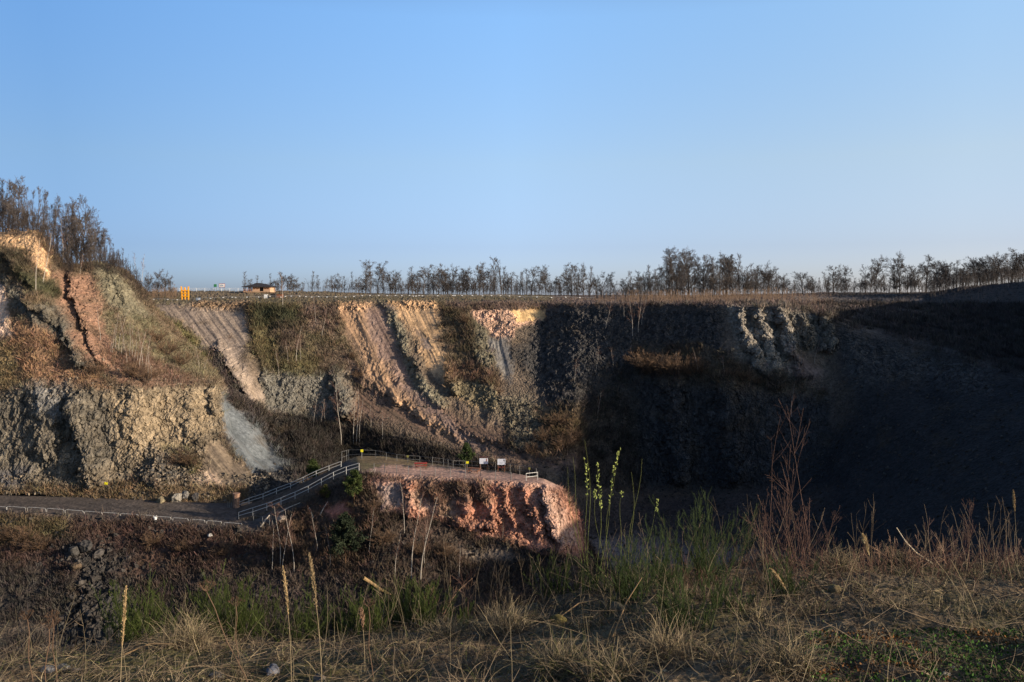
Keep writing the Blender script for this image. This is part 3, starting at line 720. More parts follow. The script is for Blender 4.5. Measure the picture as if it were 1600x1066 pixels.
xs = np.concatenate([-np.geomspace(60, 8.2, 50), np.linspace(-8, 9.5, 560), np.geomspace(9.7, 95, 60)])
ys = np.concatenate([-np.geomspace(40, 2, 20), np.linspace(-1.8, 1.8, 14), np.linspace(2, 11, 330), 11 + np.geomspace(0.1, 42, 60)])
GX, GY = np.meshgrid(xs, ys)
GZ = rim_z(GX, GY)
n1 = np.clip(0.5 + fbm(GX * 1.3, GY * 1.3, 4.4, 5, 0.6), 0, 1)[..., None]
n2 = np.clip(0.5 + fbm(GX * 0.5, GY * 0.5, 8.4, 3), 0, 1)[..., None]
CE = lin((74, 60, 42)) * (1 - n1) + lin((112, 96, 74)) * n1
CE = CE * (1 - 0.5 * sm(0.45, 0.8, n2)) + lin((58, 66, 30)) * 0.5 * sm(0.45, 0.8, n2)
nm = sm(3.2, 4.4, GX / GY * 6.5) * sm(6.0, 5.0, GY)
CE = CE * (1 - nm[..., None] * 0.6) + (lin((40, 52, 18)) * n1 + lin((80, 50, 24)) * (1 - n1)) * nm[..., None] * 0.6
idx = np.arange(GX.size).reshape(GX.shape)
FA = np.stack([idx[:-1, :-1], idx[:-1, 1:], idx[1:, 1:], idx[1:, :-1]], -1).reshape(-1, 4)
o = link('rim_ground', np_mesh('rim_ground', np.stack([GX, GY, GZ], -1).reshape(-1, 3), FA, CE.reshape(-1, 3), M_NEAR, smooth=True))
tag(o, kind='structure')

# ================================================================== PLANTS
class Tubes:
    """many tapering stems collected as one mesh"""
    def __init__(self): self.V = []; self.F = []; self.C = []; self.n = 0

    def add(self, P, Rd, sides=3, col=(0.1, 0.08, 0.06), cvar=0.0, rng=None):
        # P (n,k,3), Rd (n,k)
        P = np.asarray(P, float); Rd = np.asarray(Rd, float)
        n, k, _ = P.shape
        T = np.gradient(P, axis=1); T /= np.linalg.norm(T, axis=-1, keepdims=True) + 1e-9
        ref = np.where(np.abs(T[:, :1, 2:3]) < 0.8, np.array([[[0, 0, 1.0]]]), np.array([[[1.0, 0, 0]]]))
        U = np.cross(T, np.broadcast_to(ref, T.shape)); U /= np.linalg.norm(U, axis=-1, keepdims=True) + 1e-9
        W = np.cross(T, U)
        a = np.arange(sides) / sides * 2 * np.pi
        ring = P[:, :, None, :] + Rd[:, :, None, None] * (np.cos(a)[None, None, :, None] * U[:, :, None, :] + np.sin(a)[None, None, :, None] * W[:, :, None, :])
        V = ring.reshape(-1, 3)
        base = (np.arange(n) * k * sides)[:, None, None] + (np.arange(k - 1) * sides)[None, :, None]
        i = np.arange(sides)[None, None, :]; j = (i + 1) % sides
        F = np.stack([base + i, base + j, base + j + sides, base + i + sides], -1).reshape(-1, 4)
        self.V.append(V); self.F.append(F + self.n); self.n += len(V)
        c = np.broadcast_to(np.asarray(col, float), (n, 3)).copy()
        if cvar and rng is not None: c = c * (1 + cvar * rng.uniform(-1, 1, (n, 1)))
        self.C.append(np.repeat(c, k * sides, 0))

    def quads(self, Q, col):
        # Q (n,4,3)
        n = len(Q)
        if not n: return
        self.V.append(Q.reshape(-1, 3)); self.F.append(np.arange(n * 4).reshape(n, 4) + self.n); self.n += 4 * n
        c = np.broadcast_to(np.asarray(col, float), (n, 3))
        self.C.append(np.repeat(c, 4, 0))

    def mesh(self, name, mat, smooth=False):
        return np_mesh(name, np.concatenate(self.V), np.concatenate(self.F), np.concatenate(self.C), mat, smooth)


def unit(v): return v / (np.linalg.norm(v, axis=-1, keepdims=True) + 1e-9)


def stems(rng, P0, D0, L, r0, r1, k=4, bend=0.2, trop=0.1, wig=0.0):
    """n curved stems from P0 along D0"""
    n = len(P0)
    P = np.zeros((n, k, 3)); P[:, 0] = P0
    d = unit(D0.copy()); side = unit(rng.normal(size=(n, 3))) * bend
    L = np.broadcast_to(np.asarray(L, float), (n,))
    for i in range(1, k):
        P[:, i] = P[:, i - 1] + d * (L / (k - 1))[:, None]
        d = unit(d + side / (k - 1) + np.array([0, 0, trop]) / (k - 1) + rng.normal(size=(n, 3)) * wig)
    t = np.linspace(0, 1, k)[None]
    R_ = np.broadcast_to(np.asarray(r0, float), (n,))[:, None] * (1 - t) + np.broadcast_to(np.asarray(r1, float), (n,))[:, None] * t
    return P, R_


def branch(rng, P, Rd, m, t0, t1, ang, lr, ltaper=0.5, k=4, bend=0.3, trop=0.15, rr=0.6, L0=None, rmin=0.006, wig=0.05):
    """m children from each parent stem between t0 and t1"""
    n, kk, _ = P.shape
    t = np.sort(rng.uniform(t0, t1, (n, m)), axis=1)
    f = t * (kk - 1); i = np.clip(f.astype(int), 0, kk - 2); w = (f - i)[..., None]
    idx = np.arange(n)[:, None]
    B = P[idx, i] * (1 - w) + P[idx, i + 1] * w
    D = unit(P[idx, i + 1] - P[idx, i])
    plen = np.linalg.norm(np.diff(P, axis=1), axis=-1).sum(1)[:, None] if L0 is None else L0
    r = (Rd[idx, i] * (1 - w[..., 0]) + Rd[idx, i + 1] * w[..., 0]) * rr
    side = rng.normal(size=(n, m, 3)); side -= (side * D).sum(-1, keepdims=True) * D; side = unit(side)
    a = rng.uniform(ang[0], ang[1], (n, m, 1))
    C = D * np.cos(a) + side * np.sin(a)
    L = plen * lr * (1 - ltaper * (t - t0) / (t1 - t0 + 1e-9)) * rng.uniform(0.7, 1.2, (n, m))
    P2, R2 = stems(rng, B.reshape(-1, 3), C.reshape(-1, 3), L.ravel(), np.maximum(r.ravel(), rmin), rmin * 0.8, k, bend, trop, wig)
    return P2, R2


GREY = lin((74, 68, 64)); DKBR = lin((66, 59, 54)); WHITE = lin((160, 152, 140)); REDB = lin((104, 66, 48)); TAN = lin((168, 146, 112))


def make_tree(kind, seed, H=10.0):
    rng = np.random.RandomState(seed)
    tr, cr = Tubes(), Tubes()
    z = np.zeros((1, 3)); up = np.array([[0, 0, 1.0]])
    if kind == 'broad':
        P, Rr = stems(rng, z, up, H * 0.80, H * 0.015, H * 0.004, 7, 0.2, 0.05, 0.06)
        tr.add(P, Rr, 6, GREY)
        A, a = branch(rng, P, Rr, 18, 0.08, 0.98, (0.4, 1.05), 0.52, 0.5, 5, 0.45, 0.5, 0.55, None, 0.028, 0.08)
        B, b = branch(rng, A, a, 8, 0.15, 1, (0.4, 1.0), 0.46, 0.35, 4, 0.4, 0.35, 0.6, None, 0.019, 0.08)
        c_, d_ = branch(rng, B, b, 7, 0.1, 1, (0.3, 1.0), 0.52, 0.3, 3, 0.4, 0.3, 0.7, None, 0.014, 0.08)
        e_, f_ = branch(rng, c_, d_, 3, 0.2, 1, (0.3, 1.0), 0.62, 0.3, 2, 0.3, 0.2, 0.8, None, 0.011)
        col = GREY
    elif kind == 'locust':
        P, Rr = stems(rng, z, up, H * 0.86, H * 0.013, H * 0.004, 7, 0.3, 0.05, 0.08)
        tr.add(P, Rr, 6, GREY)
        A, a = branch(rng, P, Rr, 19, 0.08, 0.98, (0.35, 1.0), 0.36, 0.1, 5, 0.6, 0.55, 0.6, None, 0.026, 0.12)
        B, b = branch(rng, A, a, 8, 0.2, 1, (0.4, 1.1), 0.45, 0.3, 4, 0.6, 0.3, 0.6, None, 0.019, 0.1)
        c_, d_ = branch(rng, B, b, 7, 0.15, 1, (0.3, 1.1), 0.5, 0.3, 3, 0.5, 0.2, 0.7, None, 0.014, 0.1)
        e_, f_ = branch(rng, c_, d_, 3, 0.3, 1, (0.3, 1.2), 0.5, 0.3, 2, 0.3, 0.1, 0.8, None, 0.013)
        col = GREY
    elif kind == 'poplar':
        P, Rr = stems(rng, z, up, H * 0.95, H * 0.010, H * 0.002, 7, 0.12, 0.05, 0.04)
        tr.add(P, Rr, 6, GREY)
        A, a = branch(rng, P, Rr, 32, 0.08, 0.99, (0.3, 0.75), 0.27, 0.6, 4, 0.2, 0.6, 0.5, None, 0.02, 0.06)
        B, b = branch(rng, A, a, 7, 0.15, 1, (0.3, 0.8), 0.5, 0.4, 3, 0.3, 0.3, 0.6, None, 0.014)
        c_, d_ = branch(rng, B, b, 6, 0.1, 1, (0.3, 0.9), 0.55, 0.4, 2, 0.3, 0.2, 0.7, None, 0.011)
        e_ = None; col = GREY
    elif kind == 'birch':
        P, Rr = stems(rng, z, up, H, H * 0.0065, H * 0.002, 8, 0.22, 0.0, 0.05)
        tr.add(P, Rr, 5, WHITE)
        A, a = branch(rng, P, Rr, 16, 0.3, 0.98, (0.3, 0.8), 0.2, 0.4, 4, 0.3, 0.5, 0.4, None, 0.014)
        B, b = branch(rng, A, a, 6, 0.2, 1, (0.3, 0.8), 0.5, 0.3, 3, 0.3, -0.2, 0.6, None, 0.010)
        c_ = None; col = lin((112, 88, 76))
    elif kind == 'shrub':
        n = 16
        dr = rng.normal(size=(n, 3)) * [0.5, 0.5, 0.1]; dr[:, 2] = 1
        P, Rr = stems(rng, rng.normal(size=(n, 3)) * [0.12, 0.12, 0], dr, H * rng.uniform(0.6, 1.0, n), H * 0.014, H * 0.005, 5, 0.35, 0.2, 0.05)
        tr.add(P, Rr, 4, DKBR)
        A, a = branch(rng, P, Rr, 8, 0.15, 1, (0.3, 0.9), 0.45, 0.4, 4, 0.4, 0.3, 0.6, None, 0.012)
        B, b = branch(rng, A, a, 6, 0.1, 1, (0.3, 1.0), 0.5, 0.3, 3, 0.4, 0.2, 0.7, None, 0.011)
        c_ = None; col = lin((100, 80, 62))
    cr.add(A, a, 4, col, 0.15, rng)
    cr.add(B, b, 3, col, 0.25, rng)
    if c_ is not None:
        cr.add(c_, d_, 3, col * 1.05, 0.3, rng)
        if kind != 'poplar' and e_ is not None: cr.add(e_, f_, 3, col * 1.1, 0.3, rng)
    zt = float(np.percentile(np.concatenate(cr.V)[:, 2], 99.7)) if kind != 'birch' else H
    return (tr.mesh(kind + '_trunk', M_BARK), cr.mesh(kind + '_crown', M_PLANT)), zt


def make_pine(seed, H=5.0, col=(46, 62, 30)):
    rng = np.random.RandomState(seed)
    tr, cr = Tubes(), Tubes()
    P, Rr = stems(rng, np.zeros((1, 3)), np.array([[0, 0, 1.0]]), H, H * 0.018, H * 0.004, 7, 0.03, 0, 0.01)
    tr.add(P, Rr, 6, lin((92, 72, 54)))
    A, a = branch(rng, P, Rr, 46, 0.18, 0.97, (0.9, 1.35), 0.40, 0.85, 4, 0.15, 0.5, 0.35, None, 0.014)
    B, b = branch(rng, A, a, 7, 0.2, 1, (0.4, 0.9), 0.4, 0.3, 3, 0.2, 0.4, 0.6, None, 0.012)
    cr.add(A, a, 3, lin((80, 66, 48))); cr.add(B, b, 3, lin((70, 66, 40)))
    # needle tufts
    S = np.concatenate([A[:, 2], A[:, 3], B[:, 1], B[:, 2]])
    n = 9
    S = np.repeat(S, n, 0) + rng.normal(size=(len(S) * n, 3)) * 0.02 * H
    d = unit(rng.normal(size=S.shape) + [0, 0, 0.5]); u = unit(np.cross(d, rng.normal(size=S.shape)))
    L = 0.045 * H * rng.uniform(0.6, 1.3, (len(S), 1)); w = 0.010 * H
    Q = np.stack([S - u * w, S + u * w, S + d * L + u * w * 0.3, S + d * L - u * w * 0.3], 1)
    c = lin(col) * rng.uniform(0.6, 1.5, (len(S), 1))
    cr.quads(Q, c)
    return tr.mesh('pine_trunk', M_BARK), cr.mesh('pine_crown', M_PLANT)


LIB = {k: [make_tree(k, 100 * i + s, H) for s in range(n)]
       for i, (k, n, H) in enumerate([('broad', 5, 11), ('locust', 6, 10), ('poplar', 3, 13), ('birch', 5, 8), ('shrub', 4, 3)])}
rnd = random.Random(5)


def put_tree(name, kind, loc, H, label, cat, group=None, variant=None, lean=0.0, wide=1.0):
    v = LIB[kind][rnd.randrange(len(LIB[kind])) if variant is None else variant]
    (tm, cm), H0 = v
    s = H / H0
    e = empty(name, loc, rnd.uniform(0, 6.28))
    e.scale = (s * wide, s * wide, s)
    e.rotation_euler = (rnd.uniform(-0.03, 0.03), lean, rnd.uniform(0, 6.28)) if not lean else (0, lean, 0)
    a = link('trunk', tm, e); b = link('crown', cm, e)
    tag(e, label, cat, group)
    return e


ORD = ['first', 'second', 'third', 'fourth', 'fifth', 'sixth', 'seventh', 'eighth', 'ninth', 'tenth', 'eleventh', 'twelfth',
       'thirteenth', 'fourteenth', 'fifteenth', 'sixteenth', 'seventeenth', 'eighteenth', 'nineteenth', 'twentieth', 'twenty-first', 'twenty-second', 'twenty-third', 'twenty-fourth']


def ground_A(px, Yv):
    j = int(np.argmin(np.abs(pxA - px)))
    ys = SA.P[:, j, 1]; zs = SA.P[:, j, 2]
    m = SA.T <= 4.0
    o_ = np.argsort(ys[m])
    return Vector(((px - 800) / F * Yv, Yv, float(np.interp(Yv, ys[m][o_], zs[m][o_])) - 0.1))


# ---- trees along the skyline of the far rim
SKY = [(382, 425), (391, 436), (401, 431), (411, 438), (421, 428), (431, 436), (441, 425), (449, 430), (456, 428), (464, 434), (474, 440), (488, 423), (498, 431), (508, 437), (518, 431), (529, 427), (540, 432), (551, 426), (561, 432),
       (571, 405), (580, 416), (590, 407), (600, 420), (610, 425), (619, 424), (629, 429), (637, 423), (645, 418), (654, 423), (661, 417), (670, 425), (679, 413), (686, 420), (693, 413), (701, 424), (709, 415), (718, 424), (726, 420), (733, 418), (741, 413), (749, 420), (757, 424),
       (766, 414), (773, 402), (783, 403), (790, 418), (799, 425), (806, 428), (813, 424), (822, 421), (831, 418), (841, 423), (852, 417), (860, 425), (868, 429), (877, 425), (886, 418), (894, 410), (902, 414), (911, 415), (922, 418), (931, 425), (940, 423), (952, 437), (962, 440),
       (973, 433), (984, 425), (996, 422), (1006, 421), (1016, 417), (1026, 418), (1034, 415), (1041, 400), (1047, 388), (1056, 388), (1063, 400), (1070, 390), (1078, 391), (1086, 404), (1093, 400), (1103, 400), (1109, 404), (1116, 398), (1123, 405), (1130, 396), (1137, 401), (1144, 400), (1153, 399), (1161, 412),
       (1168, 417), (1175, 413), (1184, 414), (1194, 410), (1203, 415), (1212, 418), (1221, 428), (1230, 435), (1241, 441), (1255, 426), (1267, 431), (1279, 434), (1290, 426), (1303, 416), (1314, 430), (1324, 414), (1336, 434), (1351, 413), (1361, 403), (1370, 402), (1382, 426),
       (1397, 403), (1406, 395), (1417, 413), (1428, 416), (1438, 417), (1448, 403), (1458, 408), (1469, 409), (1477, 413), (1484, 410), (1496, 405), (1505, 410), (1514, 408), (1523, 406), (1531, 402), (1540, 403), (1549, 398), (1558, 400), (1567, 394), (1575, 396), (1583, 390), (1592, 394), (1603, 392)]
_s2 = []
for _i, (a_, b_) in enumerate(SKY):
    _s2.append((a_ + rnd.uniform(-1.8, 1.8) if a_ not in (773, 783, 1303, 1397, 1406, 571, 590, 1047, 1056) else a_, b_))
    if _i + 1 < len(SKY) and rnd.random() < 0.62:
        g_ = SKY[_i + 1]
        _s2.append((a_ + (g_[0] - a_) * rnd.uniform(.35, .65), max(b_, g_[1]) + rnd.uniform(1, 11)))
SKY = sorted(_s2)
SECT = [(478, 'on the far rim from the dark roofed pavilion rightwards'), (566, 'in the low gap row right of the pavilion'), (632, 'from the taller pair above the ochre scree rightwards'),
        (700, 'above the yellow scree gully'), (762, 'left of the tall twin trees above the pink scarp'), (845, 'from the tall twin trees above the pink scarp rightwards'), (947, 'above the yellow band of earth and the shaded wall'),
        (1037, 'climbing towards the tallest grove on the rim'), (1099, 'in the left half of the tallest rim grove'), (1164, 'in the right half of the tallest rim grove'), (1246, 'stepping down right of the tallest grove'),
        (1344, 'around the round crowned tree right of the grove'), (1390, 'in the dense dark clump right of the round tree'), (1492, 'in the row from the pale slim tree rightwards'), (1700, 'on the dark knoll at the right end of the rim')]
si, cnt = 0, 0
for (px, top) in SKY:
    while px >= SECT[si][0]: si += 1; cnt = 0
    cnt += 1
    Yv = 308 + rnd.uniform(-16, 30)
    if px > 1450: Yv = 268 + rnd.uniform(-6, 20)
    p = ground_A(px, Yv)
    H = (HZ - top) / F * Yv - p.z
    kind = 'locust'
    if top < 401: kind = 'poplar' if px < 1200 else 'broad'
    if kind == 'locust' and rnd.random() < .45: kind = rnd.choice(['poplar', 'poplar', 'broad'])
    if px in (773, 783, 1397, 1406): kind = 'poplar'
    if px > 1160: kind = rnd.choice(['broad', 'poplar', 'locust'])
    if px in (1303, 488, 1361, 1370): kind = 'broad'
    if 1035 < px < 1160: kind = rnd.choice(['poplar', 'locust', 'poplar'])
    hs = 'tall' if H > 12 else ('slender' if kind == 'poplar' else ('low' if H < 7.5 else 'mid height'))
    put_tree('bare_tree', kind, p, max(H, 3.5) * rnd.uniform(0.97, 1.08), '%s %s bare tree %s' % (ORD[cnt - 1], hs, SECT[si][1]), 'tree', 'bare trees along the skyline of the far rim', wide=rnd.uniform(0.95, 1.45) * (1.2 if px == 1303 else 1))

# ---- trees on the left hill
HT = [(-12, 283), (-4, 286), (4, 280), (12, 284), (20, 290), (29, 275), (36, 289), (44, 292), (52, 298), (60, 292), (68, 300), (75, 299), (83, 305), (91, 318), (98, 322), (105, 316), (112, 318), (119, 322), (126, 307), (133, 325), (140, 334), (147, 350), (155, 356), (163, 358), (171, 372), (178, 380), (186, 390), (192, 388),
      (8, 310), (24, 315), (40, 322), (56, 330), (72, 335), (88, 345), (104, 350), (122, 352), (140, 368), (158, 378), (176, 392)]
HT.sort()
for i, (px, top) in enumerate(HT):
    back = top > 306 and (px % 16 in (8, 24, 0, 2, 10, 12, 14, 4, 6))
    j = int(np.argmin(np.abs(pxB - px)))
    Yv = rnd.uniform(194, 212) if i % 2 else rnd.uniform(205, 235)
    m = (SB.T <= 3.0); ys = SB.P[m, j, 1]; zs = SB.P[m, j, 2]; o_ = np.argsort(ys)
    z = float(np.interp(Yv, ys[o_], zs[o_])) - 0.3
    H = (HZ - top) / F * Yv - z
    sec = 'above the ochre outcrop on the left hill' if px < 60 else ('behind the white birches on the left hill' if px < 118 else 'stepping down the right flank of the left hill')
    c = sum(1 for q in HT[:i] if (q[0] < 60) == (px < 60) and (q[0] < 118) == (px < 118))
    put_tree('bare_tree', rnd.choice(['broad', 'poplar', 'locust', 'poplar']), Vector(((px - 800) / F * Yv, Yv, z)), H * 1.02,
             '%s bare dark tree %s' % (ORD[c], sec), 'tree', 'bare trees on the left hill', wide=rnd.uniform(0.72, 0.9))
for i, (px, foot, top, kind, lab) in enumerate([
        (212, 425, 395, 'birch', 'thin sparse bare tree on the lower right flank of the left hill'), (222, 440, 398, 'birch', 'thin bare tree just left of the rounded trees at the foot of the hill'),
        (233, 462, 424, 'broad', 'leftmost rounded bare tree where the left hill meets the far rim'), (247, 466, 420, 'broad', 'biggest rounded bare tree where the left hill meets the far rim'),
        (258, 466, 424, 'broad', 'rounded bare tree in the middle of the clump left of the yellow frame'), (268, 466, 436, 'broad', 'lowest rounded bare tree nearest the yellow frame')]):
    Yv = 232 if px > 228 else 214
    z = (HZ - foot) / F * Yv
    if px > 228:
        p = ground_A(px, 280); z = p.z; Yv = 280
    H = (HZ - top) / F * Yv - z
    put_tree('bare_tree', kind, Vector(((px - 800) / F * Yv, Yv, z)), H, lab, 'tree', 'bare trees at the foot of the left hill')

# ---- birches and saplings on the slopes
BIR = [('B', 57, 455, 372, 'straight white birch left of the leaning one on the left hill'), ('B', 68, 440, 360, 'leaning white birch on the left hill beside the ochre outcrop', 0.16), ('B', 102, 412, 338, 'white birch standing highest, in front of the dark trees'),
       ('B', 158, 530, 478, 'slim birch at the foot of the red rock streak'), ('B', 126, 428, 396, 'small birch at the top of the red rock streak'),
       ('B', 312, 577, 538, 'left stem of the forked looking white birches near the cliff corner'), ('B', 318, 579, 543, 'right leaning white birch near the cliff corner', 0.25),
       ('A', 491, 665, 612, 'leftmost white birch below the grey-green crag behind the platform'), ('A', 502, 664, 622, 'second white birch below the grey-green crag'), ('A', 508, 661, 624, 'third slight birch below the grey-green crag'),
       ('A', 534, 694, 598, 'tall white birch above the left end of the platform'), ('A', 551, 694, 610, 'tall thin birch right of the one over the platform end'), ('A', 557, 693, 606, 'thin birch in the close trio above the platform'), ('A', 561, 692, 622, 'rightmost of the close birch trio above the platform'),
       ('A', 579, 673, 632, 'short birch standing higher than the platform trio'), ('A', 597, 686, 640, 'last bright birch to the right in the shaded slope'),
       ('A', 462, 564, 508, 'white birch in the middle of the olive ridge'), ('A', 450, 566, 530, 'shorter birch left of the middle one on the olive ridge'), ('A', 471, 562, 530, 'faint birch right of the middle one on the olive ridge'),
       ('A', 503, 526, 480, 'bent white birch high on the right side of the olive ridge', 0.1), ('A', 493, 502, 462, 'white birch touching the rim above the olive ridge'), ('A', 442, 478, 424, 'greenish birch standing on the rim right of the pavilion'),
       ('A', 550, 594, 558, 'birch beside the yellow-green bush under the ochre scree'), ('A', 609, 606, 588, 'tiny birch at the foot of the ochre scree'), ('A', 435, 590, 545, 'faint birch low on the olive ridge'), ('A', 357, 545, 515, 'little birch in front of the pale scree gully'),
       ('A', 664, 640, 618, 'small birch at the foot of the yellow scree'), ('A', 717, 729, 700, 'grey birch behind the platform pine'),
       ('A', 946, 512, 462, 'bent pale birch hanging below the rim above the shaded wall', 0.12), ('A', 975, 494, 458, 'left birch of the four hanging over the shaded wall'), ('A', 987, 524, 464, 'longest birch of the four hanging over the shaded wall'), ('A', 997, 519, 466, 'third birch of the four hanging over the shaded wall'), ('A', 1003, 506, 460, 'last birch of the four hanging over the shaded wall'),
       ('A', 932, 576, 540, 'faint birch deep in the shaded wall'), ('A', 958, 574, 542, 'faint birch right of the other in the shaded wall'), ('A', 897, 598, 560, 'faint birch at the left edge of the shaded wall'), ('A', 935, 655, 610, 'faint birch low in the shaded wall'),
       ('A', 1090, 586, 545, 'birch at the right end of the rusty thicket on the ledge'), ('A', 1057, 583, 548, 'birch inside the rusty thicket on the ledge'), ('A', 1031, 578, 550, 'birch at the left of the rusty thicket on the ledge'),
       ('A', 1132, 587, 556, 'birch between the rusty thicket and the grey buttress'), ('A', 1243, 573, 545, 'white birch right of the grey buttress foot'), ('A', 1253, 567, 540, 'second white birch right of the grey buttress foot'), ('A', 1272, 568, 530, 'third faint birch right of the grey buttress'), ('A', 1237, 650, 598, 'faint birch far below the grey buttress'),
       ('C', 425, 893, 812, 'leftmost white birch on the slope under the ramp', 0.04), ('C', 438, 884, 788, 'second white birch under the ramp'), ('C', 441, 890, 800, 'birch touching the second one under the ramp'), ('C', 459, 892, 792, 'third clear white birch under the ramp'),
       ('C', 496, 860, 796, 'short faint birch under the middle of the ramp'), ('C', 516, 886, 818, 'white birch left of the big pine'), ('C', 578, 862, 790, 'faint birch right of the big pine'), ('C', 617, 900, 825, 'thin brown birch between the big pine and the pink face'),
       ('C', 631, 832, 752, 'birch on the slope below the platform edge'), ('C', 642, 903, 778, 'pale straight birch left of the leaning one under the pink face'), ('C', 657, 905, 770, 'tall leaning birch under the left end of the pink face', 0.05), ('C', 663, 880, 810, 'short birch right of the leaning one'),
       ('C', 785, 846, 812, 'small pale birch at the foot of the pink face'), ('C', 616, 768, 742, 'yellowish young tree just below the platform edge'), ('C', 718, 905, 850, 'faint birch low between pine and pink face')]
for i in range(16):
    BIR.append(('B', 172 + i * 4.4 + rnd.uniform(-1.5, 1.5), 545 + i * 3.0 + rnd.uniform(-14, 6), None, '%s thin sapling from the left in the thicket under the grey-green crag' % ORD[i]))
SH = {'A': SA, 'B': SB, 'C': SC}
for b in BIR:
    S = SH[b[0]]; px, foot, top, lab = b[1:5]; lean = b[5] if len(b) > 5 else 0.0
    p = on(S, px, foot); p.z -= 0.15
    if top is None: top = foot - rnd.uniform(35, 60)
    H = (foot - top) / F * p.y
    put_tree('birch_tree', 'birch', p, H, lab, 'birch', 'thin birches on the quarry slopes', lean=lean, wide=1.1)

# ---- leafless shrubs
SHR = [('A', 850, 690, 26, 'large rusty bush at the left of the group at the dark foot of the scree', 1.3), ('A', 872, 668, 26, 'rusty bush standing highest at the dark foot of the scree', 1.3), ('A', 884, 706, 34, 'brightest rusty bush at the tip of the sunlit scree', 1.4), ('A', 897, 690, 30, 'rightmost rusty bush at the tip of the sunlit scree', 1.3), ('A', 830, 708, 20, 'low rusty bush at the lower edge of the sunlit scree', 1.3),
       ('A', 1005, 583, 40, 'big fan shaped rusty shrub at the left end of the ledge thicket', 1.3), ('A', 1022, 588, 36, 'second shrub of the ledge thicket', 1.2), ('A', 1040, 588, 42, 'tall shrub in the middle of the ledge thicket', 1.1), ('A', 1058, 589, 38, 'fourth shrub of the ledge thicket', 1.1), ('A', 1075, 588, 30, 'fifth shrub of the ledge thicket', 1.1), ('A', 1088, 588, 34, 'last shrub of the ledge thicket', 1.0),
       ('A', 1146, 590, 18, 'tan bush on the ledge below the grey buttress', 1.4), ('A', 1162, 594, 18, 'tan bush nearest the grey buttress foot', 1.5), ('A', 1180, 600, 14, 'low tan bush under the grey buttress', 1.5),
       ('A', 560, 590, 16, 'yellow-green bush beside a birch under the ochre scree', 1.5), ('A', 548, 560, 14, 'olive bush on the ridge flank', 1.5), ('A', 725, 505, 20, 'yellow-green shrub in the brown gully left of the pink scarp', 1.1),
       ('B', 286, 725, 28, 'greenish shrub against the foot of the left cliff', 1.5), ('B', 298, 728, 20, 'smaller greenish shrub at the foot of the left cliff', 1.5), ('B', 150, 585, 24, 'bare shrub on the slope above the left cliff', 1.4), ('B', 205, 590, 28, 'bare reddish shrub above the cliff edge', 1.3), ('B', 228, 596, 30, 'bare twiggy shrub above the cliff edge', 1.3),
       ('B', 262, 555, 30, 'olive shrub at the shoulder of the left hill', 1.5), ('B', 246, 535, 26, 'upper olive shrub at the shoulder of the left hill', 1.4), ('B', 282, 572, 26, 'lower olive shrub at the shoulder of the left hill', 1.4),
       ('C', 30, 850, 34, 'wide olive bush below the road at the far left', 1.8), ('C', 62, 858, 26, 'second olive bush below the road', 1.8), ('C', 0, 846, 30, 'olive bush cut by the left edge of the picture', 1.8),
       ('C', 505, 778, 20, 'yellowish bush on the ramp slope', 1.4), ('C', 600, 850, 30, 'yellowish bare bush below the platform', 1.4), ('C', 660, 866, 26, 'brown bush under the left end of the pink face', 1.6), ('C', 700, 872, 26, 'brown bush under the middle of the pink face', 1.6), ('C', 470, 830, 22, 'reddish bush under the ramp', 1.5), ('C', 580, 800, 22, 'dull bush right of the ramp head', 1.5), ('C', 240, 850, 22, 'reddish bush below the road', 1.6), ('C', 350, 868, 24, 'rusty bush below the ramp foot', 1.6), ('C', 285, 862, 22, 'dark rusty bush below the middle of the road', 1.6)]
for s_, px, foot, hpx, lab, wd in SHR:
    p = on(SH[s_], px, foot); p.z -= 0.1
    put_tree('bare_shrub', 'shrub', p, hpx / F * p.y, lab, 'shrub', 'leafless shrubs on the quarry slopes', wide=wd)

# ---- conifers
for i, (s_, px, foot, top, lab, col) in enumerate([
        ('C', 540, 888, 806, 'tall dark pine with bare lower trunk on the slope under the platform', (40, 48, 32)), ('C', 553, 784, 736, 'bushy bright green pine just below the ramp head', (62, 72, 36)),
        ('A', 489, 752, 717, 'slim young conifer behind the upper ramp railing', (54, 64, 30)), ('C', 727, 732, 694, 'yellow-green pine behind the platform beside a yellow sign', (54, 66, 34)),
        ('C', 508, 782, 758, 'small yellowish conifer left of the bushy pine', (88, 86, 40))]):
    S = SH[s_]; p = on(S, px, foot if s_ == 'C' else foot); p.z -= 0.2
    if i == 3: p = on(SC, px, 727); p.y += 3; p.z -= 0.8
    if i == 2: p = Vector(((489 - 800) / F * 150, 150, (HZ - 756) / F * 150))
    H = (HZ - top) / F * p.y - p.z
    tm, cm = make_pine(300 + i, H, col)
    e = empty('pine_tree', p, i * 1.3); link('trunk', tm, e); link('crown', cm, e)
    tag(e, lab, 'pine tree')

# ---- dry brush that covers the slopes (ground cover)
def brush_cover(name, S, count, size, seed, region):
    rng = np.random.RandomState(seed)
    P = S.P.reshape(-1, 3); N = S.N.reshape(-1, 3)
    x0, x1, y0, y1 = region
    w = (S.brush * (S.px > x0) * (S.px < x1) * (S.py > y0) * (S.py < y1))
    P4 = S.P
    ar = np.linalg.norm(np.gradient(P4, axis=1), axis=-1) * np.linalg.norm(np.gradient(P4, axis=0), axis=-1)
    patch = sm(-0.25, 0.35, fbm(P4[..., 0] / 5, P4[..., 1] / 5, P4[..., 2] / 4 + seed, 3))
    w = (w * np.minimum(ar, 1.5) * (0.15 + patch)).ravel() / (P[:, 1] / 150) ** 1.5
    w /= w.sum()
    i = rng.choice(len(P), count, p=w)
    return rng, P[i], N[i], S.Cf[i]


